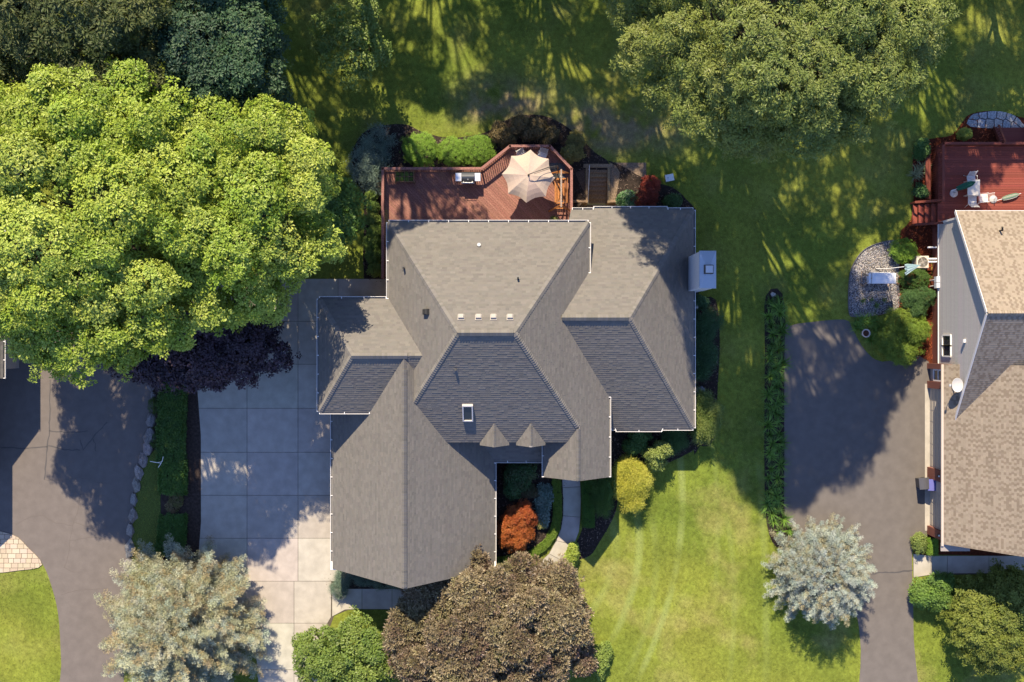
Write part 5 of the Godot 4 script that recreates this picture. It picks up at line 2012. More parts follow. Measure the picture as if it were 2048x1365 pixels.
func folded_parasol(called: String, label: String, a: Vector3, b: Vector3, r: float, pal: Array) -> void:
	var t := thing(called, label, "umbrella", a)
	var d := b - a
	var l := d.length()
	d /= l
	var x := d.cross(Vector3.UP).normalized()
	var y := x.cross(d)
	for k in 8:
		var mb := MB.new()
		mb.col = pal[k % pal.size()]
		var a0 := TAU * k / 8
		var a1 := TAU * (k + 1) / 8
		var last := []
		for i in 6:
			var f := i / 5.0
			var rr := r * (0.35 + 0.65 * sin(PI * minf(1.0, 0.15 + f * 0.75))) * (0.15 if i == 5 else 1.0)
			var q := []
			for e in [[a0, 0.7], [(a0 + a1) / 2, 1.1], [a1, 0.7]]:
				q.append(d * l * f + (x * cos(e[0]) + y * sin(e[0]) * 0.8) * rr * e[1])
			if last:
				mb.quad(last[0], last[1], q[1], q[0])
				mb.quad(last[1], last[2], q[2], q[1])
			last = q
		part("canopy_fold", mb, vmat("canvas", 0.95), t)
	var pb := MB.new()
	pb.tube([-d * 0.35, d * (l + 0.08)], [0.018, 0.018], 8)
	part("pole", pb, flat("pole_white", Color(0.6, 0.6, 0.58), 0.4), t)

# ================================================================ things round the neighbour's house
func ac_unit(label: String, p: Vector3, s: float, col: Color) -> void:
	var t := thing("air_conditioner", label, "air conditioner", p)
	var m := vmat("ac_paint", 0.5)
	var b := MB.new()
	b.col = col
	b.bx(-s / 2, 0.05, -s / 2, s / 2, 0.72, s / 2, 0.03)
	part("cabinet", b, m, t)
	var pad := MB.new()
	pad.col = Color(0.35, 0.33, 0.3)
	pad.bx(-s / 2 - 0.06, -0.02, -s / 2 - 0.06, s / 2 + 0.06, 0.05, s / 2 + 0.06)
	part("pad", pad, mats["concrete"], t)
	var well := MB.new()
	well.col = Color(0.035, 0.035, 0.035)
	well.tube([V(0, 0.7, 0), V(0, 0.724, 0)], [s * 0.4, s * 0.4], 28)
	var w := part("fan_opening", well, m, t)
	for k in 4:
		var f := MB.new()
		f.col = Color(0.16, 0.16, 0.16)
		var an := TAU * k / 4 + 0.4
		f.box(Transform3D(Basis(Vector3.UP, an) * Basis(Vector3.RIGHT, 0.3), V(0, 0.735, 0) + Basis(Vector3.UP, an) * V(s * 0.2, 0, 0)), V(s * 0.34, 0.006, s * 0.16))
		part("fan_blade", f, m, w)
	var gr := MB.new()
	gr.col = col * 0.8
	for k in 5:
		var ring := []
		for i in 25:
			var an := TAU * i / 24
			ring.append(V(cos(an), 0, sin(an)) * s * (0.08 + 0.08 * k) + V(0, 0.75, 0))
		gr.tube(ring, [0.006], 4, false)
	for k in 6:
		var an := PI * k / 6
		gr.tube([V(cos(an), 0, sin(an)) * s * 0.41 + V(0, 0.752, 0), V(-cos(an), 0, -sin(an)) * s * 0.41 + V(0, 0.752, 0)], [0.006], 4, false)
	part("fan_grille", gr, m, t)

func build_right_garden() -> void:
	# gravel area
	var edge := smooth(poly([1698, 625, 1698, 565, 1706, 530, 1728, 500, 1762, 485, 1793, 482, 1800, 500, 1798, 560, 1800, 605, 1790, 622, 1745, 632, 1712, 634]), 4)
	sheet("gravel_bed", edge, -0.05, 0.016, with_detail(vmat("gravel_base", 1.0, grain(0.2, 0.35, 1.0, 51), 0.6), grain(0.02, 0.7, 1.0, 52)), Color(0.24, 0.225, 0.22))
	var st := MB.new()
	st.lathe(Vector3.ZERO, [Vector2(0, -0.3), Vector2(0.7, -0.2), Vector2(1.0, 0.1), Vector2(0.7, 0.5), Vector2(0, 0.65)], 6)
	var xf := []
	var cols := PackedColorArray()
	strew_flat(edge, 520.0, xf, cols, [Color(0.3, 0.285, 0.28), Color(0.22, 0.22, 0.24), Color(0.38, 0.35, 0.32), Color(0.26, 0.22, 0.19), Color(0.15, 0.15, 0.17)], 0.015, 0.6)
	for i in xf.size():
		xf[i] = xf[i].scaled_local(V(0.03, 0.022, 0.025))
	tag(instances("gravel", st.mesh(), xf, cols, vmat("chip", 1.0), self), "pale mixed gravel under the white canopied garden swing", "gravel", "", "stuff")
	# metal edging
	var eb := MB.new()
	eb.col = Color(0.12, 0.11, 0.11)
	for i in edge.size():
		var a := edge[i]
		var b := edge[(i + 1) % edge.size()]
		if a.x < P2(1790, 0).x:
			eb.bar(V(a.x, 0.05, a.y), V(b.x, 0.05, b.y), 0.03, 0.12)
	tag(part("bed_edging", eb, vmat("vent", 0.6), self), "dark edging strip round the gravel bed", "edging")
	# garden swing with a canopy
	var sw := thing("garden_swing", "garden swing with a pale fabric canopy on a thin frame over gravel", "garden swing", P(1750, 560))
	var fm := vmat("swing_frame", 0.5)
	var fc := Color(0.3, 0.2, 0.13)
	for s in [-1, 1]:
		for q in [-1, 1]:
			var l := MB.new()
			l.col = fc
			l.tube([V(s * 0.78, 0, q * 0.42), V(s * 0.72, 1.75, q * 0.06)], [0.02, 0.02], 8)
			part("leg", l, fm, sw)
		var f := MB.new()
		f.col = fc
		f.tube([V(s * 0.78, 0.03, -0.45), V(s * 0.78, 0.03, 0.45)], [0.02, 0.02], 8)
		part("foot_bar", f, fm, sw)
	var tp := MB.new()
	tp.col = fc
	tp.tube([V(-0.74, 1.75, 0), V(0.74, 1.75, 0)], [0.022, 0.022], 8)
	part("top_bar", tp, fm, sw)
	var cn := MB.new()
	cn.col = Color(0.56, 0.58, 0.62)
	var rows := []
	for i in 7:
		var f := i / 6.0 * 2 - 1
		var row := []
		for j in 9:
			var g := j / 8.0 * 2 - 1
			row.append(V(g * 0.68, 1.92 - 0.06 * f * f - 0.09 * pow(absf(g), 5), f * 0.3))
		rows.append(row)
	for i in 6:
		for j in 8:
			cn.quad(rows[i][j], rows[i + 1][j], rows[i + 1][j + 1], rows[i][j + 1])
	for j in 8:
		for e in [0, 6]:
			var dn := V(0, -0.14, 0)
			cn.quad(rows[e][j], rows[e][j + 1], rows[e][j + 1] + dn, rows[e][j] + dn)
	for i in 6:
		for e in [0, 8]:
			var dn := V(0, -0.14, 0)
			cn.quad(rows[i][e], rows[i + 1][e], rows[i + 1][e] + dn, rows[i][e] + dn)
	part("canopy", cn, vmat("swing_fabric", 0.55), sw)
	var flp := MB.new()
	flp.col = Color(0.5, 0.52, 0.56)
	flp.box(Transform3D(Basis(Vector3.BACK, 0.5), V(-0.78, 1.72, 0)), V(0.16, 0.02, 0.56), 0.008)
	part("canopy_flap", flp, vmat("swing_fabric", 0.55), sw)
	var se := MB.new()
	se.col = Color(0.45, 0.46, 0.5)
	se.bx(-0.6, 0.42, -0.25, 0.6, 0.52, 0.25, 0.03)
	part("seat", se, vmat("swing_fabric", 0.55), sw)
	var bk := MB.new()
	bk.col = Color(0.45, 0.46, 0.5)
	bk.box(Transform3D(Basis(Vector3.RIGHT, -0.25), V(0, 0.78, -0.3)), V(1.2, 0.5, 0.07), 0.02)
	part("backrest", bk, vmat("swing_fabric", 0.55), sw)
	for s in [-0.58, 0.58]:
		var hg := MB.new()
		hg.col = fc
		hg.tube([V(s, 1.74, 0), V(s, 0.5, 0.1)], [0.01, 0.01], 6)
		part("hanger", hg, fm, sw)
	ac_unit("cream air conditioner with round fan grille between clipped shrubs by the brick base", P(1838, 526), 0.72, Color(0.52, 0.46, 0.38))
	ac_unit("white air conditioner tucked under the east gutter of the grey roofed house", V(10.55, 0, -2.2), 0.62, Color(0.55, 0.55, 0.54))
	# folded blue parasol leaning over the shrubs on a pole
	var b0 := P(1783, 536, 1.0)
	var t := thing("folded_umbrella", "pale blue folded parasol on a leaning pole between the clipped shrubs", "umbrella", V(b0.x - 0.6, 0, b0.z))
	var pole := MB.new()
	pole.col = Color(0.6, 0.6, 0.6)
	var hd := P(1842, 530, 1.75) - t.position
	pole.tube([V(0, 0, 0), V(0.6, 0.75, 0.02), hd], [0.02, 0.02, 0.02], 8)
	part("pole", pole, vmat("trim", 0.5), t)
	for k in 7:
		var mb := MB.new()
		mb.col = pick([Color(0.3, 0.43, 0.46)], 0.08)
		var a0 := -1.25 + k * 0.36
		var tip := hd
		var mid := P(1818, 540, 1.35) - t.position
		var w := func(an: float, r: float) -> Vector3: return mid + V(-0.2 + 0.05 * sin(an * 9), 0.1 + 0.12 * cos(an), 0.36 * sin(an)) * r
		mb.tri(tip, w.call(a0, 1.0), w.call(a0 + 0.18, 0.85))
		mb.tri(tip, w.call(a0 + 0.18, 0.85), w.call(a0 + 0.36, 1.0))
		mb.tri(tip - V(0, 0.05, 0), w.call(a0 + 0.36, 1.0) - V(0, 0.2, 0), w.call(a0, 1.0) - V(0, 0.2, 0))
		part("canopy_fold", mb, vmat("canvas", 0.95), t)
	# wheeled bins
	for q in [[1850, 966, "dark grey wheeled bin beside the blue lidded one at the garage", Color(0.06, 0.06, 0.065), Color(0.07, 0.07, 0.08), 0.1], [1862, 969, "wheeled bin with a bright blue lid against the garage brick pier", Color(0.05, 0.055, 0.14), Color(0.1, 0.105, 0.3), -0.05]]:
		var p := P(q[0] - (6 if q[5] > 0 else 0), q[1], 0.55)
		p.y = 0.02
		var bn := thing("wheeled_bin", q[2], "bin", p, q[5], "bins by the garage")
		var bb := MB.new()
		bb.col = q[3]
		var lo := [V(-0.2, 0.06, -0.24), V(-0.2, 0.06, 0.24), V(0.2, 0.06, 0.24), V(0.2, 0.06, -0.24)]
		var hi := [V(-0.26, 0.95, -0.3), V(-0.26, 0.95, 0.3), V(0.26, 0.95, 0.3), V(0.26, 0.95, -0.3)]
		for i in 4:
			var j := (i + 1) % 4
			bb.quad(lo[i], lo[j], hi[j], hi[i])
		bb.quad(lo[3], lo[2], lo[1], lo[0])
		part("body", bb, vmat("bin_plastic", 0.5), bn)
		var ld := MB.new()
		ld.col = q[4]
		var ll := []
		for i in 6:
			var f := i / 5.0
			ll.append([V(-0.29 + 0.6 * f, 0.97 + 0.09 * sin(f * PI), -0.33), V(-0.29 + 0.6 * f, 0.97 + 0.09 * sin(f * PI), 0.33)])
		for i in 5:
			ld.quad(ll[i][0], ll[i][1], ll[i + 1][1], ll[i + 1][0])
			for e in [0, 1]:
				ld.quad(ll[i][e], ll[i + 1][e], ll[i + 1][e] * V(1, 0, 1) + V(0, 0.94, 0), ll[i][e] * V(1, 0, 1) + V(0, 0.94, 0))
		part("lid", ld, vmat("bin_plastic", 0.5), bn)
		var hb := MB.new()
		hb.col = q[3]
		hb.tube([V(0.3, 0.9, -0.24), V(0.36, 0.92, -0.2), V(0.36, 0.92, 0.2), V(0.3, 0.9, 0.24)], [0.018, 0.018, 0.018, 0.018], 8)
		part("handle", hb, vmat("bin_plastic", 0.5), bn)
		for s in [-0.22, 0.22]:
			var wb := MB.new()
			wb.col = Color(0.02, 0.02, 0.02)
			wb.tube([V(0.22, 0.1, s - 0.03), V(0.22, 0.1, s + 0.03)], [0.1, 0.1], 14)
			part("wheel", wb, vmat("bin_plastic", 0.5), bn)
	# pot by the drive
	var pt := thing("plant_pot", "round pale rimmed pot with dark soil among the daylilies by the drive", "pot", P(1727, 667))
	var pb := MB.new()
	pb.col = Color(0.42, 0.36, 0.33)
	pb.lathe(Vector3.ZERO, [Vector2(0, 0), Vector2(0.15, 0), Vector2(0.2, 0.55), Vector2(0.25, 0.57), Vector2(0.25, 0.64), Vector2(0.19, 0.64), Vector2(0.17, 0.5)], 22)
	part("pot", pb, vmat("clay", 0.8), pt)
	var so := MB.new()
	so.col = Color(0.06, 0.025, 0.018)
	so.tube([V(0, 0.5, 0), V(0, 0.56, 0)], [0.185, 0.185], 18)
	part("soil", so, vmat("chip", 1.0), pt)
	# landscape boulders and stones near the house
	boulder("garden_stone", "flat grey stone under the east gutter between two shrubs", P(1400, 782), 0.3, Color(0.28, 0.29, 0.31))
	boulder("garden_stone", "small pale stone at the upper end of the daylily row", P(1546, 590), 0.16, Color(0.45, 0.44, 0.42))

func boulder(called: String, label: String, p: Vector3, r: float, col: Color, group := "", stretch := 1.0, turn := 0.0) -> void:
	var mb := MB.new()
	var q := RandomNumberGenerator.new()
	q.seed = int(p.x * 100 + p.z * 1000) + 5
	var rows := []
	var off := q.randf() * 50
	for i in 7:
		var row := []
		var th := PI * i / 6
		for j in 10:
			var ph := TAU * j / 10
			var d := V(sin(th) * cos(ph), cos(th), sin(th) * sin(ph))
			var k := 1.0 + 0.7 * noise.get_noise_3dv(d * 15.0 + V(off, 0, 0))
			row.append(Basis(Vector3.UP, turn) * (d * k * r * V(stretch, 0.62, 0.85)) + V(0, r * 0.32, 0))
		rows.append(row)
	mb.col = col
	for i in 6:
		for j in 10:
			var jj := (j + 1) % 10
			mb.quad(rows[i][j], rows[i][jj], rows[i + 1][jj], rows[i + 1][j])
	var o := part(called, mb, vmat("rock", 0.9, tex_grain, 0.9), self)
	o.position = p
	tag(o, label, "stone", group)

# ================================================================ planted bank beside the left-hand drive
func build_left_bed() -> void:
	var bank := smooth(poly([310, 745, 392, 745, 392, 1175, 300, 1210, 258, 1235, 262, 1150, 270, 1030, 286, 950, 306, 880, 308, 800]), 3)
	var turf := smooth(poly([300, 912, 318, 915, 320, 1110, 300, 1195, 262, 1225, 264, 1130, 272, 1010, 286, 950]), 3)
	sheet("planting_bank", bank, -0.05, 0.06, mats["mulch"], Color(0.12, 0.085, 0.07))
	_mask(turf, 2)
	var tb := MB.new()
	tb.col = Color(0.12, 0.16, 0.035)
	tb.prism(turf, 0.0, 0.075)
	setting("grass_bank", tb, vmat("turf_bank", 1.0, tex_grain, 1.0))
	var rocks := [[303, 770, 0.28, 1.3], [306, 790, 0.2, 1.0], [302, 840, 0.3, 1.4], [300, 872, 0.42, 1.2], [297, 896, 0.34, 1.3], [287, 920, 0.3, 1.3], [278, 945, 0.3, 1.4], [274, 970, 0.28, 1.5], [269, 1000, 0.26, 1.5], [266, 1030, 0.3, 1.4], [262, 1062, 0.28, 1.5], [261, 1098, 0.34, 1.5], [259, 1130, 0.36, 1.4], [260, 1158, 0.36, 1.2]]
	for r in rocks:
		boulder("edging_boulder", "rounded grey boulder edging the bank beside the cracked asphalt drive", P(r[0], r[1]) + V(0, 0.0, 0), r[2], pick([Color(0.3, 0.28, 0.27), Color(0.24, 0.22, 0.21), Color(0.34, 0.3, 0.27)], 0.15), "boulders along the bank", r[3], PI / 2 + rng.randf_range(-0.3, 0.3))
	# white hook post
	var t := thing("hook_post", "white bent metal plant hook standing between the two low hedges on the bank", "plant hook", P(330, 921))
	var mb := MB.new()
	mb.col = Color(0.7, 0.7, 0.68)
	mb.tube([V(0, 0, 0), V(0, 1.2, 0), V(-0.05, 1.3, 0)], [0.018, 0.018, 0.018], 8)
	part("post", mb, vmat("trim", 0.5), t)
	var cb := MB.new()
	cb.col = Color(0.7, 0.7, 0.68)
	cb.tube([V(0.22, 1.2, -0.32), V(0.2, 1.28, -0.12), V(0.1, 1.3, 0.1), V(-0.06, 1.22, 0.3)], [0.018, 0.018, 0.018, 0.018], 8)
	cb.tube([V(-0.55, 1.16, -0.05), V(-0.2, 1.28, 0.0), V(0.14, 1.3, 0.05)], [0.018, 0.018, 0.018], 8)
	part("hook_arm", cb, vmat("trim", 0.5), t)

# ================================================================ shrubs
func hedge(called: String, label: String, pts: Array, w: float, h: float, pal: Array, clump := "fine", size := Vector2(0.14, 0.22), per := 230.0, ground := 0.0, category := "hedge") -> void:
	var a0 := P(pts[0], pts[1])
	var t := thing(called, label, category, V(a0.x, ground, a0.z))
	var xf := []
	var cols := PackedColorArray()
	for i in range(0, pts.size() - 2, 2):
		var a := P(pts[i], pts[i + 1])
		var b := P(pts[i + 2], pts[i + 3])
		var d := (b - a).normalized()
		var s := V(-d.z, 0, d.x)
		var l := (b - a).length() + w * 0.3
		for k in int(l * (w + 2 * h) * per):
			var f := rng.randf_range(-w * 0.15, l)
			var q := rng.randf_range(-1, 1) * (w + 2 * h) / 2
			var x := clampf(q, -w / 2, w / 2)
			var y := h - maxf(0.0, absf(q) - w / 2)
			var n := Vector3.UP if absf(q) < w / 2 else s * signf(q)
			var e := 1.0 - pow(absf(x) / (w / 2), 4) * 0.16
			var p := a + d * f + s * x + V(0, y * e + ground + 0.04 * noise.get_noise_2d(f * 12, x * 12), 0)
			var sc := rng.randf_range(size.x, size.y)
			var nn := n + V(rng.randf_range(-0.5, 0.5), rng.randf_range(0, 0.4), rng.randf_range(-0.5, 0.5))
			xf.append(Transform3D(facing(nn, rng.randf() * TAU, V(sc, sc, sc)), p - t.position - n * rng.randf() * 0.06))
			cols.append(pick(pal, 0.15))
	instances("foliage", LM[clump], xf, cols, leaf_mat("leaf"), t)
	var mb := MB.new()
	mb.col = Color(0.06, 0.06, 0.03)
	for i in range(0, pts.size() - 2, 2):
		var a := P(pts[i], pts[i + 1]) - t.position
		var b := P(pts[i + 2], pts[i + 3]) - t.position
		var n := int((b - a).length() / 0.3) + 1
		for k in n + 1:
			var p := a.lerp(b, k / float(n)) + V(rng.randf_range(-0.1, 0.1), ground * 0.0, rng.randf_range(-0.1, 0.1))
			p.y = 0
			mb.tube([p, p + V(rng.randf_range(-0.1, 0.1), h * 0.8, rng.randf_range(-0.1, 0.1))], [0.02, 0.01], 5)
	part("stems", mb, vmat("bark", 0.95), t)

func build_shrubs() -> void:
	var box := [Color(0.17, 0.29, 0.03), Color(0.21, 0.34, 0.04), Color(0.13, 0.23, 0.025)]
	var dark := [Color(0.05, 0.11, 0.03), Color(0.065, 0.13, 0.035)]
	var yew := [Color(0.05, 0.115, 0.045), Color(0.065, 0.14, 0.05), Color(0.045, 0.1, 0.045)]
	var gold := [Color(0.46, 0.44, 0.06), Color(0.52, 0.48, 0.09), Color(0.36, 0.38, 0.05)]
	var light := [Color(0.17, 0.22, 0.05), Color(0.22, 0.26, 0.07), Color(0.12, 0.18, 0.04)]
	var blue := [Color(0.16, 0.23, 0.18), Color(0.2, 0.27, 0.21), Color(0.12, 0.18, 0.13)]
	var bronze := [Color(0.12, 0.085, 0.035), Color(0.09, 0.075, 0.03), Color(0.15, 0.11, 0.045)]
	var red := [Color(0.24, 0.035, 0.018), Color(0.17, 0.03, 0.016), Color(0.13, 0.025, 0.015)]
	var orange := [Color(0.36, 0.085, 0.02), Color(0.3, 0.06, 0.018), Color(0.4, 0.13, 0.03)]
	var F := Vector2(0.13, 0.21)
	# behind the deck
	shrub("boxwood_shrub", "plump bright green shrub next to the dark mulch, biggest of three by the deck", 842, 299, 33, 32, 1.3, box, "fine", Vector2(0.16, 0.24), 130)
	shrub("boxwood_shrub", "small bright green shrub in the middle of three by the deck", 905, 304, 27, 27, 1.1, box, "fine", Vector2(0.16, 0.24), 130)
	shrub("boxwood_shrub", "bright green shrub of three by the deck, nearest the angled railing", 956, 302, 32, 31, 1.25, box, "fine", Vector2(0.16, 0.24), 130)
	var bl := thing("blue_juniper", "sprawling blue green juniper at the outer corner of the deck", "shrub", P(742, 325))
	var lob := []
	for q in [[762, 274, 17, 0.8], [742, 300, 22, 0.9], [728, 330, 20, 1.0], [745, 352, 19, 0.9], [752, 322, 18, 0.7], [762, 372, 13, 0.6], [730, 358, 13, 0.6]]:
		lob.append([P(q[0], q[1], q[3] * 0.5), V(q[2] / 34.0, q[3] * 0.6, q[2] / 34.0)])
	foliage(bl, "foliage", lob, 17.0, LM.fan, Vector2(0.5, 0.95), blue, leaf_mat("needle", Color(0.2, 0.22, 0.18), 0.7), -0.1, 0.3, 0.2)
	for q in [[1005, 268, 26, 1.3], [1040, 256, 28, 1.5], [1075, 262, 28, 1.4], [1102, 272, 22, 1.2], [1022, 280, 20, 1.2]]:
		shrub("bronze_shrub", "dark bronze leaved shrub massed behind the angled end of the deck", q[0], q[1], q[2], q[2] * 0.85, q[3], bronze, "leaf", Vector2(0.2, 0.3), 60, 3, 0.0, "bronze shrubs behind the deck")
	shrub("olive_shrub", "yellowish olive shrub between the deck corner and the sunken steps", 1148, 303, 29, 34, 1.5, [Color(0.16, 0.15, 0.04), Color(0.2, 0.18, 0.05), Color(0.11, 0.1, 0.03)], "leaf", Vector2(0.18, 0.28), 80, 3)
	shrub("variegated_shrub", "glossy green shrub beside the red maple against the house", 1257, 401, 20, 18, 0.9, [Color(0.05, 0.14, 0.04), Color(0.08, 0.18, 0.06), Color(0.25, 0.32, 0.2)], "leaf", Vector2(0.22, 0.32), 80)
	shrub("red_maple", "dark red maple shrub beside the glossy green shrub behind the house", 1300, 387, 33, 31, 1.5, red, "leaf", Vector2(0.16, 0.26), 90, 3)
	shrub("low_shrub", "low dark green shrub beside the red maple and the roof corner", 1346, 402, 17, 13, 0.45, dark, "leaf", Vector2(0.18, 0.26), 80)
	for q in [[744, 392, 10], [748, 414, 11], [746, 438, 12], [750, 462, 12], [744, 486, 14], [748, 512, 14], [752, 538, 12]]:
		shrub("vine_clump", "leafy green climber at the foot of the deck's side railing", q[0] - 2, q[1], q[2], q[2], 0.8, [Color(0.12, 0.19, 0.03), Color(0.08, 0.14, 0.025), Color(0.18, 0.24, 0.05)], "leaf", Vector2(0.2, 0.3), 70, 1, 0.0, "climbers along the deck side", "climber")
	# east side
	shrub("yew_shrub", "dark green shrub under the east gutter nearest the sheet clad chimney", 1405, 606, 17, 18, 1.0, yew, "narrow", Vector2(0.3, 0.42), 45, 2)
	shrub("yew_shrub", "large dark blue green feathery shrub midway along the east gutter", 1412, 660, 27, 34, 1.7, yew, "fan", Vector2(0.5, 0.7), 30, 4)
	shrub("yew_shrub", "dark green feathery shrub beside the flat grey stone under the east gutter", 1408, 728, 25, 36, 1.6, yew, "fan", Vector2(0.5, 0.7), 30, 4)
	shrub("light_shrub", "light green feathery shrub at the sunny south east roof corner", 1410, 836, 26, 46, 1.9, light, "fan", Vector2(0.5, 0.75), 34, 5)
	# south of the east wing
	shrub("holly_shrub", "leafy green shrub beside bare mulch under the front eave of the east wing", 1278, 886, 30, 26, 1.3, [Color(0.06, 0.13, 0.03), Color(0.08, 0.15, 0.035)], "leaf", Vector2(0.2, 0.3), 70, 3)
	shrub("holly_shrub", "feathery green shrub near the south east roof corner under the front eave", 1352, 884, 34, 24, 1.3, [Color(0.06, 0.13, 0.04), Color(0.08, 0.15, 0.045)], "fan", Vector2(0.4, 0.6), 38, 3)
	shrub("dappled_shrub", "pale green shrub standing in front of the leafy shrubs by the front eave", 1316, 910, 30, 25, 1.9, [Color(0.17, 0.22, 0.05), Color(0.2, 0.24, 0.06)], "leaf", Vector2(0.2, 0.3), 60, 4)
	shrub("gold_cypress", "bright golden yellow feathery shrub at the edge of the front lawn", 1268, 976, 38, 46, 1.5, gold, "fan", Vector2(0.45, 0.65), 50, 5)
	shrub("green_cypress", "mid green feathery shrub between the golden one and the clipped hedge", 1210, 986, 24, 44, 1.35, [Color(0.08, 0.15, 0.03), Color(0.11, 0.2, 0.04), Color(0.06, 0.12, 0.025)], "fan", Vector2(0.4, 0.6), 50, 4)
	hedge("clipped_hedge", "narrow clipped hedge along the garden path by the porch", [1175, 955, 1176, 1000, 1176, 1045], 0.62, 0.65, [Color(0.06, 0.14, 0.02), Color(0.08, 0.17, 0.025)])
	shrub("chartreuse_shrub", "yellow green shrub with two humps at the bend of the garden path", 1146, 1108, 19, 22, 0.8, [Color(0.27, 0.33, 0.05), Color(0.33, 0.38, 0.07), Color(0.2, 0.27, 0.04)], "leaf", Vector2(0.2, 0.3), 90, 3)
	# courtyard
	shrub("rhododendron", "dark green leafy shrub in the shaded corner of the front courtyard", 1040, 958, 36, 38, 1.5, [Color(0.04, 0.1, 0.03), Color(0.06, 0.12, 0.04), Color(0.07, 0.07, 0.035)], "leaf", Vector2(0.22, 0.34), 70, 4)
	shrub("weigela_shrub", "brownish green low shrub between the dark shrub and the orange maple", 1060, 985, 30, 18, 0.9, [Color(0.07, 0.08, 0.035), Color(0.05, 0.07, 0.03), Color(0.09, 0.07, 0.04)], "leaf", Vector2(0.18, 0.28), 70, 2)
	shrub("hosta_patch", "blue green mounded hostas along the curved hedge", 1090, 1012, 15, 38, 0.5, [Color(0.14, 0.2, 0.17), Color(0.1, 0.16, 0.13), Color(0.2, 0.26, 0.22)], "leaf", Vector2(0.3, 0.42), 55, 5, 0.0, "", "plant")
	shrub("orange_maple", "low spreading maple with orange red leaves in the front courtyard", 1038, 1054, 40, 48, 1.5, orange, "fine", Vector2(0.2, 0.3), 130, 5)
	shrub("yellow_hosta", "small pale yellow hosta beside the orange maple", 1083, 1047, 8, 8, 0.35, [Color(0.38, 0.36, 0.12), Color(0.3, 0.3, 0.09)], "leaf", Vector2(0.26, 0.36), 110, 1, 0.0, "", "plant")
	hedge("curved_hedge", "low bright green hedge curving round the front courtyard bed", [1112, 950, 1114, 990, 1115, 1030, 1110, 1058, 1095, 1085, 1070, 1105, 1040, 1118, 1000, 1122], 0.42, 0.3, [Color(0.12, 0.2, 0.025), Color(0.16, 0.24, 0.03)], "fine", Vector2(0.13, 0.2), 260)
	# along the garage front
	shrub("blue_juniper", "rounded blue green juniper at the sunny corner of the garage front", 684, 1166, 24, 26, 0.8, blue, "fan", Vector2(0.3, 0.45), 75, 3)
	for q in [[725, 1158], [763, 1165], [802, 1168], [842, 1165]]:
		shrub("blue_juniper", "blue green juniper growing below the garage gable", q[0], q[1], 24, 16, 0.65, blue, "fan", Vector2(0.3, 0.45), 60, 2, 0.0, "junipers under the garage gable")
	shrub("low_shrub", "green low shrub between the junipers and the bronze tree", 888, 1166, 26, 16, 0.7, [Color(0.05, 0.13, 0.03), Color(0.07, 0.15, 0.04)], "leaf", Vector2(0.2, 0.3), 80, 2)
	# bank beside the left-hand drive
	hedge("ground_hedge", "tallest dark green low hedge on the bank below the purple tree", [350, 775, 347, 815, 345, 860, 345, 908], 1.5, 0.5, [Color(0.045, 0.1, 0.018), Color(0.06, 0.13, 0.022), Color(0.1, 0.17, 0.03)], "leaf", Vector2(0.2, 0.3), 85, 0.06)
	hedge("ground_hedge", "dark green low hedge on the bank between the plant hook and the dry patch", [348, 930, 348, 972], 1.5, 0.45, [Color(0.06, 0.13, 0.02), Color(0.08, 0.16, 0.025)], "leaf", Vector2(0.2, 0.3), 85, 0.06)
	hedge("ground_hedge", "dark green low hedge on the bank next to the pale spruce", [348, 1036, 346, 1070, 342, 1096], 1.5, 0.45, [Color(0.045, 0.11, 0.018), Color(0.06, 0.13, 0.02)], "leaf", Vector2(0.2, 0.3), 85, 0.06)
	shrub("dry_shrub", "thin brownish shrub in the dry patch on the bank", 352, 1006, 24, 20, 0.4, [Color(0.16, 0.12, 0.05), Color(0.12, 0.13, 0.035), Color(0.2, 0.14, 0.08)], "leaf", Vector2(0.16, 0.24), 50, 3)
	for q in [[307, 812, 9, 15], [308, 880, 8, 14]]:
		shrub("creeping_shrub", "low creeping green cushion between boulders on the bank", q[0], q[1], q[2], q[3], 0.3, [Color(0.09, 0.14, 0.03), Color(0.06, 0.11, 0.02)], "fine", F, 120, 1, 0.05, "cushions between the boulders")
	# neighbour's shrubs
	shrub("boxwood_shrub", "round clipped boxwood at the top of the gravel bed", 1808, 502, 24, 23, 1.0, box, "fine", Vector2(0.14, 0.22), 170)
	shrub("boxwood_shrub", "dark oval clipped shrub below the cream air conditioner", 1830, 557, 30, 19, 1.0, [Color(0.06, 0.12, 0.02), Color(0.09, 0.16, 0.025)], "fine", Vector2(0.14, 0.22), 170)
	shrub("yew_shrub", "broad dark green shrub below the oval clipped one", 1838, 605, 37, 32, 1.3, [Color(0.05, 0.11, 0.03), Color(0.07, 0.14, 0.04)], "fine", Vector2(0.18, 0.26), 120, 4)
	shrub("light_shrub", "big yellow green rounded shrub at the corner of the brick house", 1812, 672, 52, 50, 1.9, [Color(0.15, 0.22, 0.025), Color(0.2, 0.27, 0.035), Color(0.1, 0.17, 0.02)], "fine", Vector2(0.2, 0.3), 110, 5)
	for q in [[1710, 648], [1722, 642], [1735, 645], [1748, 642], [1760, 648], [1748, 662], [1772, 656], [1742, 678], [1758, 672], [1716, 656]]:
		daylily(q[0], q[1], "daylily clump round the pale rimmed pot", "daylilies round the pot", rng.randf_range(0.85, 1.1), 0.0)
	for q in [[1726, 602, 0.45], [1752, 612, 0.5], [1768, 600, 0.42], [1742, 600, 0.38]]:
		daylily(q[0], q[1], "dark grassy tuft growing in the gravel", "grassy tufts in the gravel", q[2], 0.01)
	shrub("hydrangea", "leafy green shrub at the corner of the red deck", 1848, 300, 16, 18, 0.9, [Color(0.06, 0.13, 0.03), Color(0.09, 0.17, 0.04)], "leaf", Vector2(0.24, 0.34), 80, 3)
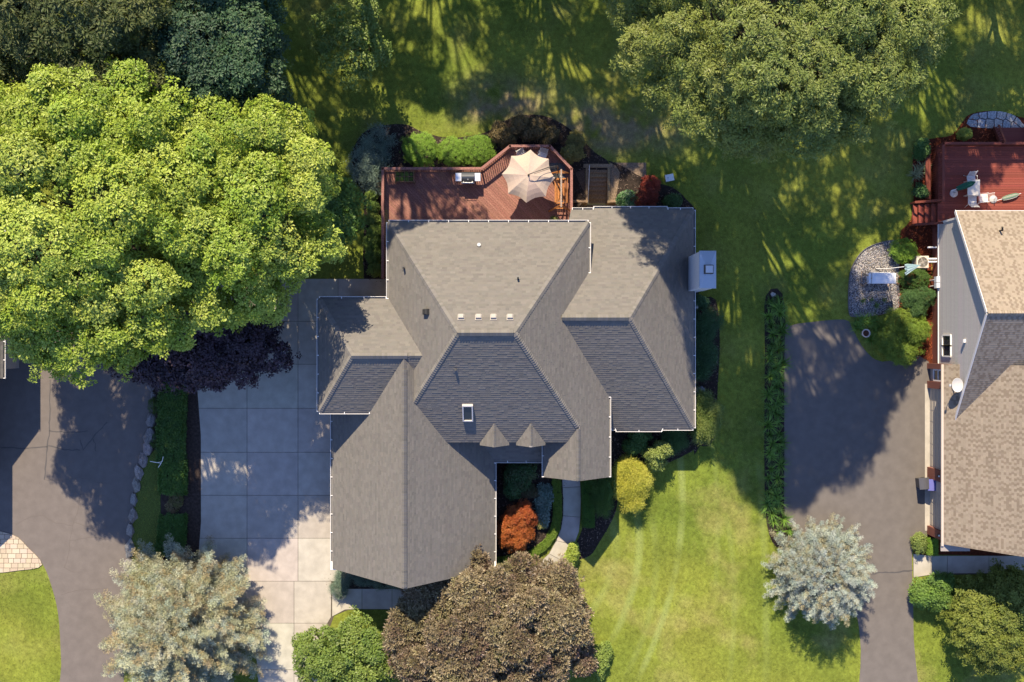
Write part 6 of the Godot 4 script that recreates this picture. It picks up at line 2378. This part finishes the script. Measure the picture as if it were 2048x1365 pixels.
	for q in [[1834, 345], [1828, 352], [1846, 336]]:
		daylily(q[0], q[1], "pale striped grass clump arching beside the red deck", "striped grasses by the red deck", 0.95, 0.3)
	shrub("hydrangea", "dark green round shrub by the foot of the red deck's side steps", 1846, 386, 17, 17, 0.9, [Color(0.04, 0.1, 0.03), Color(0.07, 0.14, 0.04)], "leaf", Vector2(0.24, 0.34), 80, 2)
	shrub("spirea", "yellow green shrub beside the railing of the red deck's back steps", 1931, 268, 13, 10, 0.7, [Color(0.2, 0.26, 0.04), Color(0.27, 0.3, 0.06)], "leaf", Vector2(0.18, 0.26), 110)
	shrub("boxwood_shrub", "bushy bright shrub at the corner of the garage front and the drive", 1838, 1086, 13, 20, 0.8, light, "leaf", Vector2(0.16, 0.24), 120)
	hedge("clipped_hedge", "short clipped block of hedge beside the garage corner", [1861, 1078, 1861, 1102], 0.55, 0.6, box, "fine", Vector2(0.12, 0.18), 300)
	shrub("leafy_shrub", "sprawling mid green shrub between the concrete walk and the drive", 1872, 1188, 50, 38, 1.5, [Color(0.1, 0.18, 0.03), Color(0.14, 0.23, 0.04), Color(0.07, 0.13, 0.025)], "leaf", Vector2(0.24, 0.36), 60, 6)
	shrub("round_tree", "large dense rounded yellow green bush beside the concrete walk", 1995, 1240, 84, 104, 3.6, [Color(0.14, 0.17, 0.025), Color(0.19, 0.21, 0.04), Color(0.1, 0.13, 0.02)], "leaf", Vector2(0.22, 0.34), 75, 7)
	# daylily row
	for i in 27:
		var f := i / 26.0
		for s in [0, 1]:
			daylily(1541 + 17 * s + rng.randf_range(-6, 6) + 12 * pow(maxf(0, f - 0.9) * 10, 2) * 1.4, 598 + 462 * f + rng.randf_range(-7, 7), "green daylily clump in the long row beside the asphalt drive", "daylily row along the drive", rng.randf_range(0.75, 1.3), 0.0)

func daylily(u: float, v: float, label: String, group: String, s: float, pale: float) -> void:
	var t := thing("daylily", label, "plant", P(u, v), rng.randf() * TAU, group)
	var o := MeshInstance3D.new()
	o.mesh = LM.daylily
	o.name = "leaves"
	var key := "blades%d" % (rng.randi() % 3) + ("p" if pale > 0.1 else "")
	if not mats.has(key):
		var m := leaf_mat(key, Color(0.4, 0.5, 0.15), 0.5)
		m.albedo_color = pick([Color(0.3, 0.32, 0.16)] if pale > 0.1 else [Color(0.1, 0.2, 0.03), Color(0.13, 0.23, 0.035)], 0.2).linear_to_srgb()
	o.material_override = mats[key]
	o.scale = Vector3.ONE * s
	t.add_child(o, true)

# ================================================================ trees
func build_trees() -> void:
	var lime := [Color(0.24, 0.32, 0.035), Color(0.31, 0.38, 0.05), Color(0.18, 0.27, 0.03), Color(0.35, 0.4, 0.075)]
	var bark := Color(0.16, 0.125, 0.1)
	var lm := leaf_mat("maple", Color(0.6, 0.7, 0.2), 0.45)
	# bright maples
	var c1 := P(160, 438, 11.3)
	var lo := strew(c1, V(8.1, 5.0, 8.1), 80, 0.7, 1.9, 101, -0.25, 0.62, 0.77)
	tree("maple_tree", "broad bright lime green maple overhanging the shaded asphalt drive", V(c1.x + 0.5, 0, c1.z), lo, 14.0, "big", Vector2(0.36, 0.62), lime, lm, 0.32, 3.2, bark)
	var c2 := P(485, 425, 9.8)
	lo = strew(c2, V(5.5, 4.4, 5.9), 42, 0.7, 1.6, 102, -0.25, 0.62, 0.77)
	tree("maple_tree", "bright yellow green maple reaching over the concrete drive towards the deck", V(c2.x, 0, c2.z), lo, 14.0, "big", Vector2(0.36, 0.6), lime, lm, 0.28, 3.0, bark)
	var c3 := P(655, 430, 4.5)
	lo = strew(c3, V(1.9, 1.8, 2.6), 9, 0.8, 1.2, 103)
	tree("understory_tree", "small mid green tree between the maple and the deck railing", V(c3.x, 0, c3.z), lo, 16.0, "big", Vector2(0.36, 0.55), [Color(0.1, 0.19, 0.03), Color(0.13, 0.22, 0.035), Color(0.08, 0.15, 0.03)], lm, 0.12, 1.5, bark)
	# purple tree
	var c4 := P(392, 688, 3.6)
	lo = strew(c4, V(5.6, 2.0, 2.5), 34, 0.9, 1.4, 104, -0.4, 0.25)
	tree("purple_tree", "dark purple leaved tree spreading over the top of the concrete drive", V(c4.x, 0, c4.z), lo, 16.0, "leaf", Vector2(0.4, 0.6), [Color(0.05, 0.032, 0.042), Color(0.07, 0.04, 0.05), Color(0.035, 0.025, 0.035)], leaf_mat("purple", Color(0.25, 0.08, 0.1), 0.5), 0.16, 1.4, Color(0.09, 0.07, 0.06))
	# dark trees at the upper left
	var c5 := P(130, 60, 9.5)
	lo = strew(c5, V(6.6, 4.0, 5.4), 34, 1.2, 2.0, 105, -0.3, 0.5)
	tree("dark_tree", "olive green fine leaved tree behind the bright maple", V(c5.x, 0, c5.z), lo, 10.0, "narrow", Vector2(0.5, 0.8), [Color(0.09, 0.11, 0.03), Color(0.12, 0.13, 0.04), Color(0.06, 0.085, 0.025)], leaf_mat("leaf"), 0.3, 3.0, bark)
	var c6 := P(455, 95, 8.0)
	lo = strew(c6, V(3.3, 3.4, 5.2), 20, 1.1, 1.7, 106, -0.3, 0.4)
	tree("dark_tree", "dark blue green tree at the shaded edge of the back lawn", V(c6.x, 0, c6.z), lo, 12.0, "big", Vector2(0.42, 0.66), [Color(0.035, 0.08, 0.035), Color(0.05, 0.1, 0.04), Color(0.03, 0.065, 0.035)], leaf_mat("leaf"), 0.22, 2.5, bark)
	# large tree behind the lawn
	var c7 := P(1558, -10, 17.5)
	lo = strew(c7, V(7.6, 4.6, 7.2), 78, 0.7, 1.5, 107, -0.1, 0.75, 0.68)
	for l in lo:      # the crown hangs lower on its house side
		var f: float = 1.0 - l[0].y / DRONE
		var uu: float = 1024.0 + l[0].x * GRID / f
		var vv: float = 682.5 + l[0].z * GRID / f
		if uu < 1480.0:
			l[0] = P(uu, vv, l[0].y - 5.5 * (1480.0 - uu) / 200.0)
	for q in [[1505, 258, 14.0, 1.4], [1420, 215, 13.0, 1.4], [1345, 180, 13.0, 1.3], [1590, 190, 17.5, 1.5], [1700, 150, 18.0, 1.6], [1800, 90, 17.0, 1.5], [1300, 95, 13.5, 1.4], [1650, 200, 16.5, 1.3], [1530, 215, 15.5, 1.4], [1470, 150, 16.5, 1.5], [1620, 140, 20.0, 1.6], [1550, 150, 20.5, 1.5], [1400, 130, 14.0, 1.4], [1740, 100, 19.5, 1.4]]:
		lo.append([P(q[0], q[1], q[2]), V(q[3], q[3] * 0.7, q[3])])
	tree("oak_tree", "large olive green narrow leaved tree hanging over the back lawn", V(c7.x, 0, c7.z), lo, 15.0, "narrow", Vector2(0.32, 0.52), [Color(0.16, 0.2, 0.04), Color(0.125, 0.165, 0.035), Color(0.2, 0.23, 0.05)], leaf_mat("oak", Color(0.45, 0.5, 0.18), 0.45), 0.36, 3.5, bark)
	# bronze tree in front
	var c8 := P(985, 1262, 3.6)
	lo = strew(c8, V(6.1, 3.2, 4.5), 78, 0.5, 1.25, 108, -0.25, 0.6, 0.62)
	tree("bronze_tree", "bushy tree with brownish purple leaves in front of the garage", V(c8.x, 0, c8.z), lo, 30.0, "spiky", Vector2(0.28, 0.5), [Color(0.2, 0.158, 0.095), Color(0.15, 0.112, 0.07), Color(0.25, 0.21, 0.12), Color(0.15, 0.14, 0.06), Color(0.13, 0.085, 0.065)], leaf_mat("bronze_leaf", Color(0.25, 0.16, 0.1), 0.4), 0.2, 1.4, bark)
	var c9 := P(695, 1318, 2.2)
	lo = strew(c9, V(3.1, 1.9, 2.4), 34, 0.4, 0.8, 109, -0.3, 0.5, 0.66)
	tree("young_tree", "fresh green small tree between the concrete drive and the bronze tree", V(c9.x, 0, c9.z), lo, 24.0, "leaf", Vector2(0.3, 0.46), [Color(0.14, 0.2, 0.04), Color(0.18, 0.24, 0.05), Color(0.1, 0.16, 0.03)], lm, 0.12, 1.0, bark)
	shrub("leafy_shrub", "light green low shrub at the lawn edge beside the bronze tree", 1205, 1325, 22, 36, 0.8, [Color(0.16, 0.22, 0.045), Color(0.2, 0.27, 0.05)], "leaf", Vector2(0.2, 0.32), 70, 4)
	var c10 := P(705, 78, 4.5)
	lo = strew(c10, V(2.4, 1.6, 2.6), 15, 0.5, 0.85, 110, -0.5, 0.3, 0.85)
	tree("sapling", "sparse leafy sapling standing on the back lawn near the dark blue green tree", V(c10.x, 0, c10.z), lo, 10.0, "leaf", Vector2(0.34, 0.55), [Color(0.13, 0.19, 0.04), Color(0.18, 0.23, 0.05)], lm, 0.08, 1.6, bark)
	# spruces
	conifer("pale_spruce", "pale silvery spruce with radiating boughs between the two left drives", P(388, 1236), 7.0, 4.5, [Color(0.34, 0.36, 0.24), Color(0.41, 0.41, 0.29), Color(0.26, 0.26, 0.15), Color(0.32, 0.37, 0.29), Color(0.29, 0.24, 0.13)], 13)
	conifer("blue_spruce", "squat silver blue spruce at the edge of the front lawn and the asphalt drive", P(1632, 1136), 4.0, 2.75, [Color(0.33, 0.38, 0.33), Color(0.39, 0.43, 0.37), Color(0.26, 0.31, 0.27), Color(0.29, 0.27, 0.17)], 17, Vector3.ZERO, 0.5, Vector2(0.5, 0.75))
	# tall trees beyond the back edge of the garden: their shade dapples the lawn
	var far_label := "tall broadleaf tree standing beyond the back lawn"
	for q in [[-8.8, -21.8, 21.0, 4.2, 22, 201], [-16.0, -28.0, 20.0, 5.4, 32, 202], [-24.0, -26.0, 20.0, 5.2, 30, 203], [0.0, -29.0, 19.0, 5.4, 30, 204], [8.5, -27.5, 20.0, 5.0, 26, 205], [4.0, -37.0, 20.0, 5.6, 34, 206], [-7.0, -34.0, 19.0, 5.6, 34, 207],
			[-16.0, -38.0, 20.0, 5.6, 30, 208], [14.0, -35.0, 20.0, 5.6, 32, 209], [22.0, -27.5, 19.0, 5.0, 26, 210], [30.5, -27.0, 18.0, 5.2, 30, 211], [25.0, -36.0, 20.0, 5.5, 28, 212], [6.3, -22.3, 21.0, 3.4, 14, 213], [27.5, -22.6, 11.0, 3.4, 12, 214], [14.5, -25.0, 19.0, 4.8, 28, 215], [21.0, -22.5, 18.0, 3.6, 16, 216], [-31.0, -30.0, 19.0, 5.0, 26, 217]]:
		var c := V(q[0], q[2] * 0.78, q[1])
		lo = strew(c, V(q[3], q[2] * 0.18, q[3]), int(q[3] * q[3] * 1.15), 0.5, 1.15, q[5], 0.1, 0.9, 0.78)
		tree("tall_tree", far_label, V(q[0], 0, q[1]), lo, 6.0, "big", Vector2(0.5, 0.8), [Color(0.08, 0.13, 0.03), Color(0.1, 0.16, 0.035)], leaf_mat("leaf"), 0.3, q[2] * 0.4, bark, "trees beyond the back lawn")

# ================================================================ grass
func build_grass() -> void:
	var xf := []
	var cols := PackedColorArray()
	for j in range(0, int(41.6 / 0.085)):
		for i in range(0, int(62.0 / 0.085)):
			var x := -31.0 + (i + rng.randf()) * 0.085
			var z := -20.8 + (j + rng.randf()) * 0.085
			var mv := lawn_mask[int((z - MZ0) / MC) * MW + int((x - MX0) / MC)]
			if mv == 0:
				continue
			var s := rng.randf_range(0.07, 0.14)
			var c := lawn_colour(x, z)
			var k := rng.randf_range(0.8, 1.25)
			xf.append(Transform3D(Basis(Vector3(rng.randf_range(-0.3, 0.3), 1, rng.randf_range(-0.3, 0.3)).normalized(), rng.randf() * TAU).scaled_local(V(s, s * 0.8, s)), V(x, 0.07 if mv == 2 else -0.004, z)))
			cols.append(Color(c.r * k * 1.1, c.g * k * 1.1, c.b * k))
	tag(instances("grass", LM.tuft, xf, cols, leaf_mat("grass", Color(0.4, 0.5, 0.15), 0.6), self), "mown grass of the lawns", "grass", "", "stuff")
	print("grass ", xf.size())
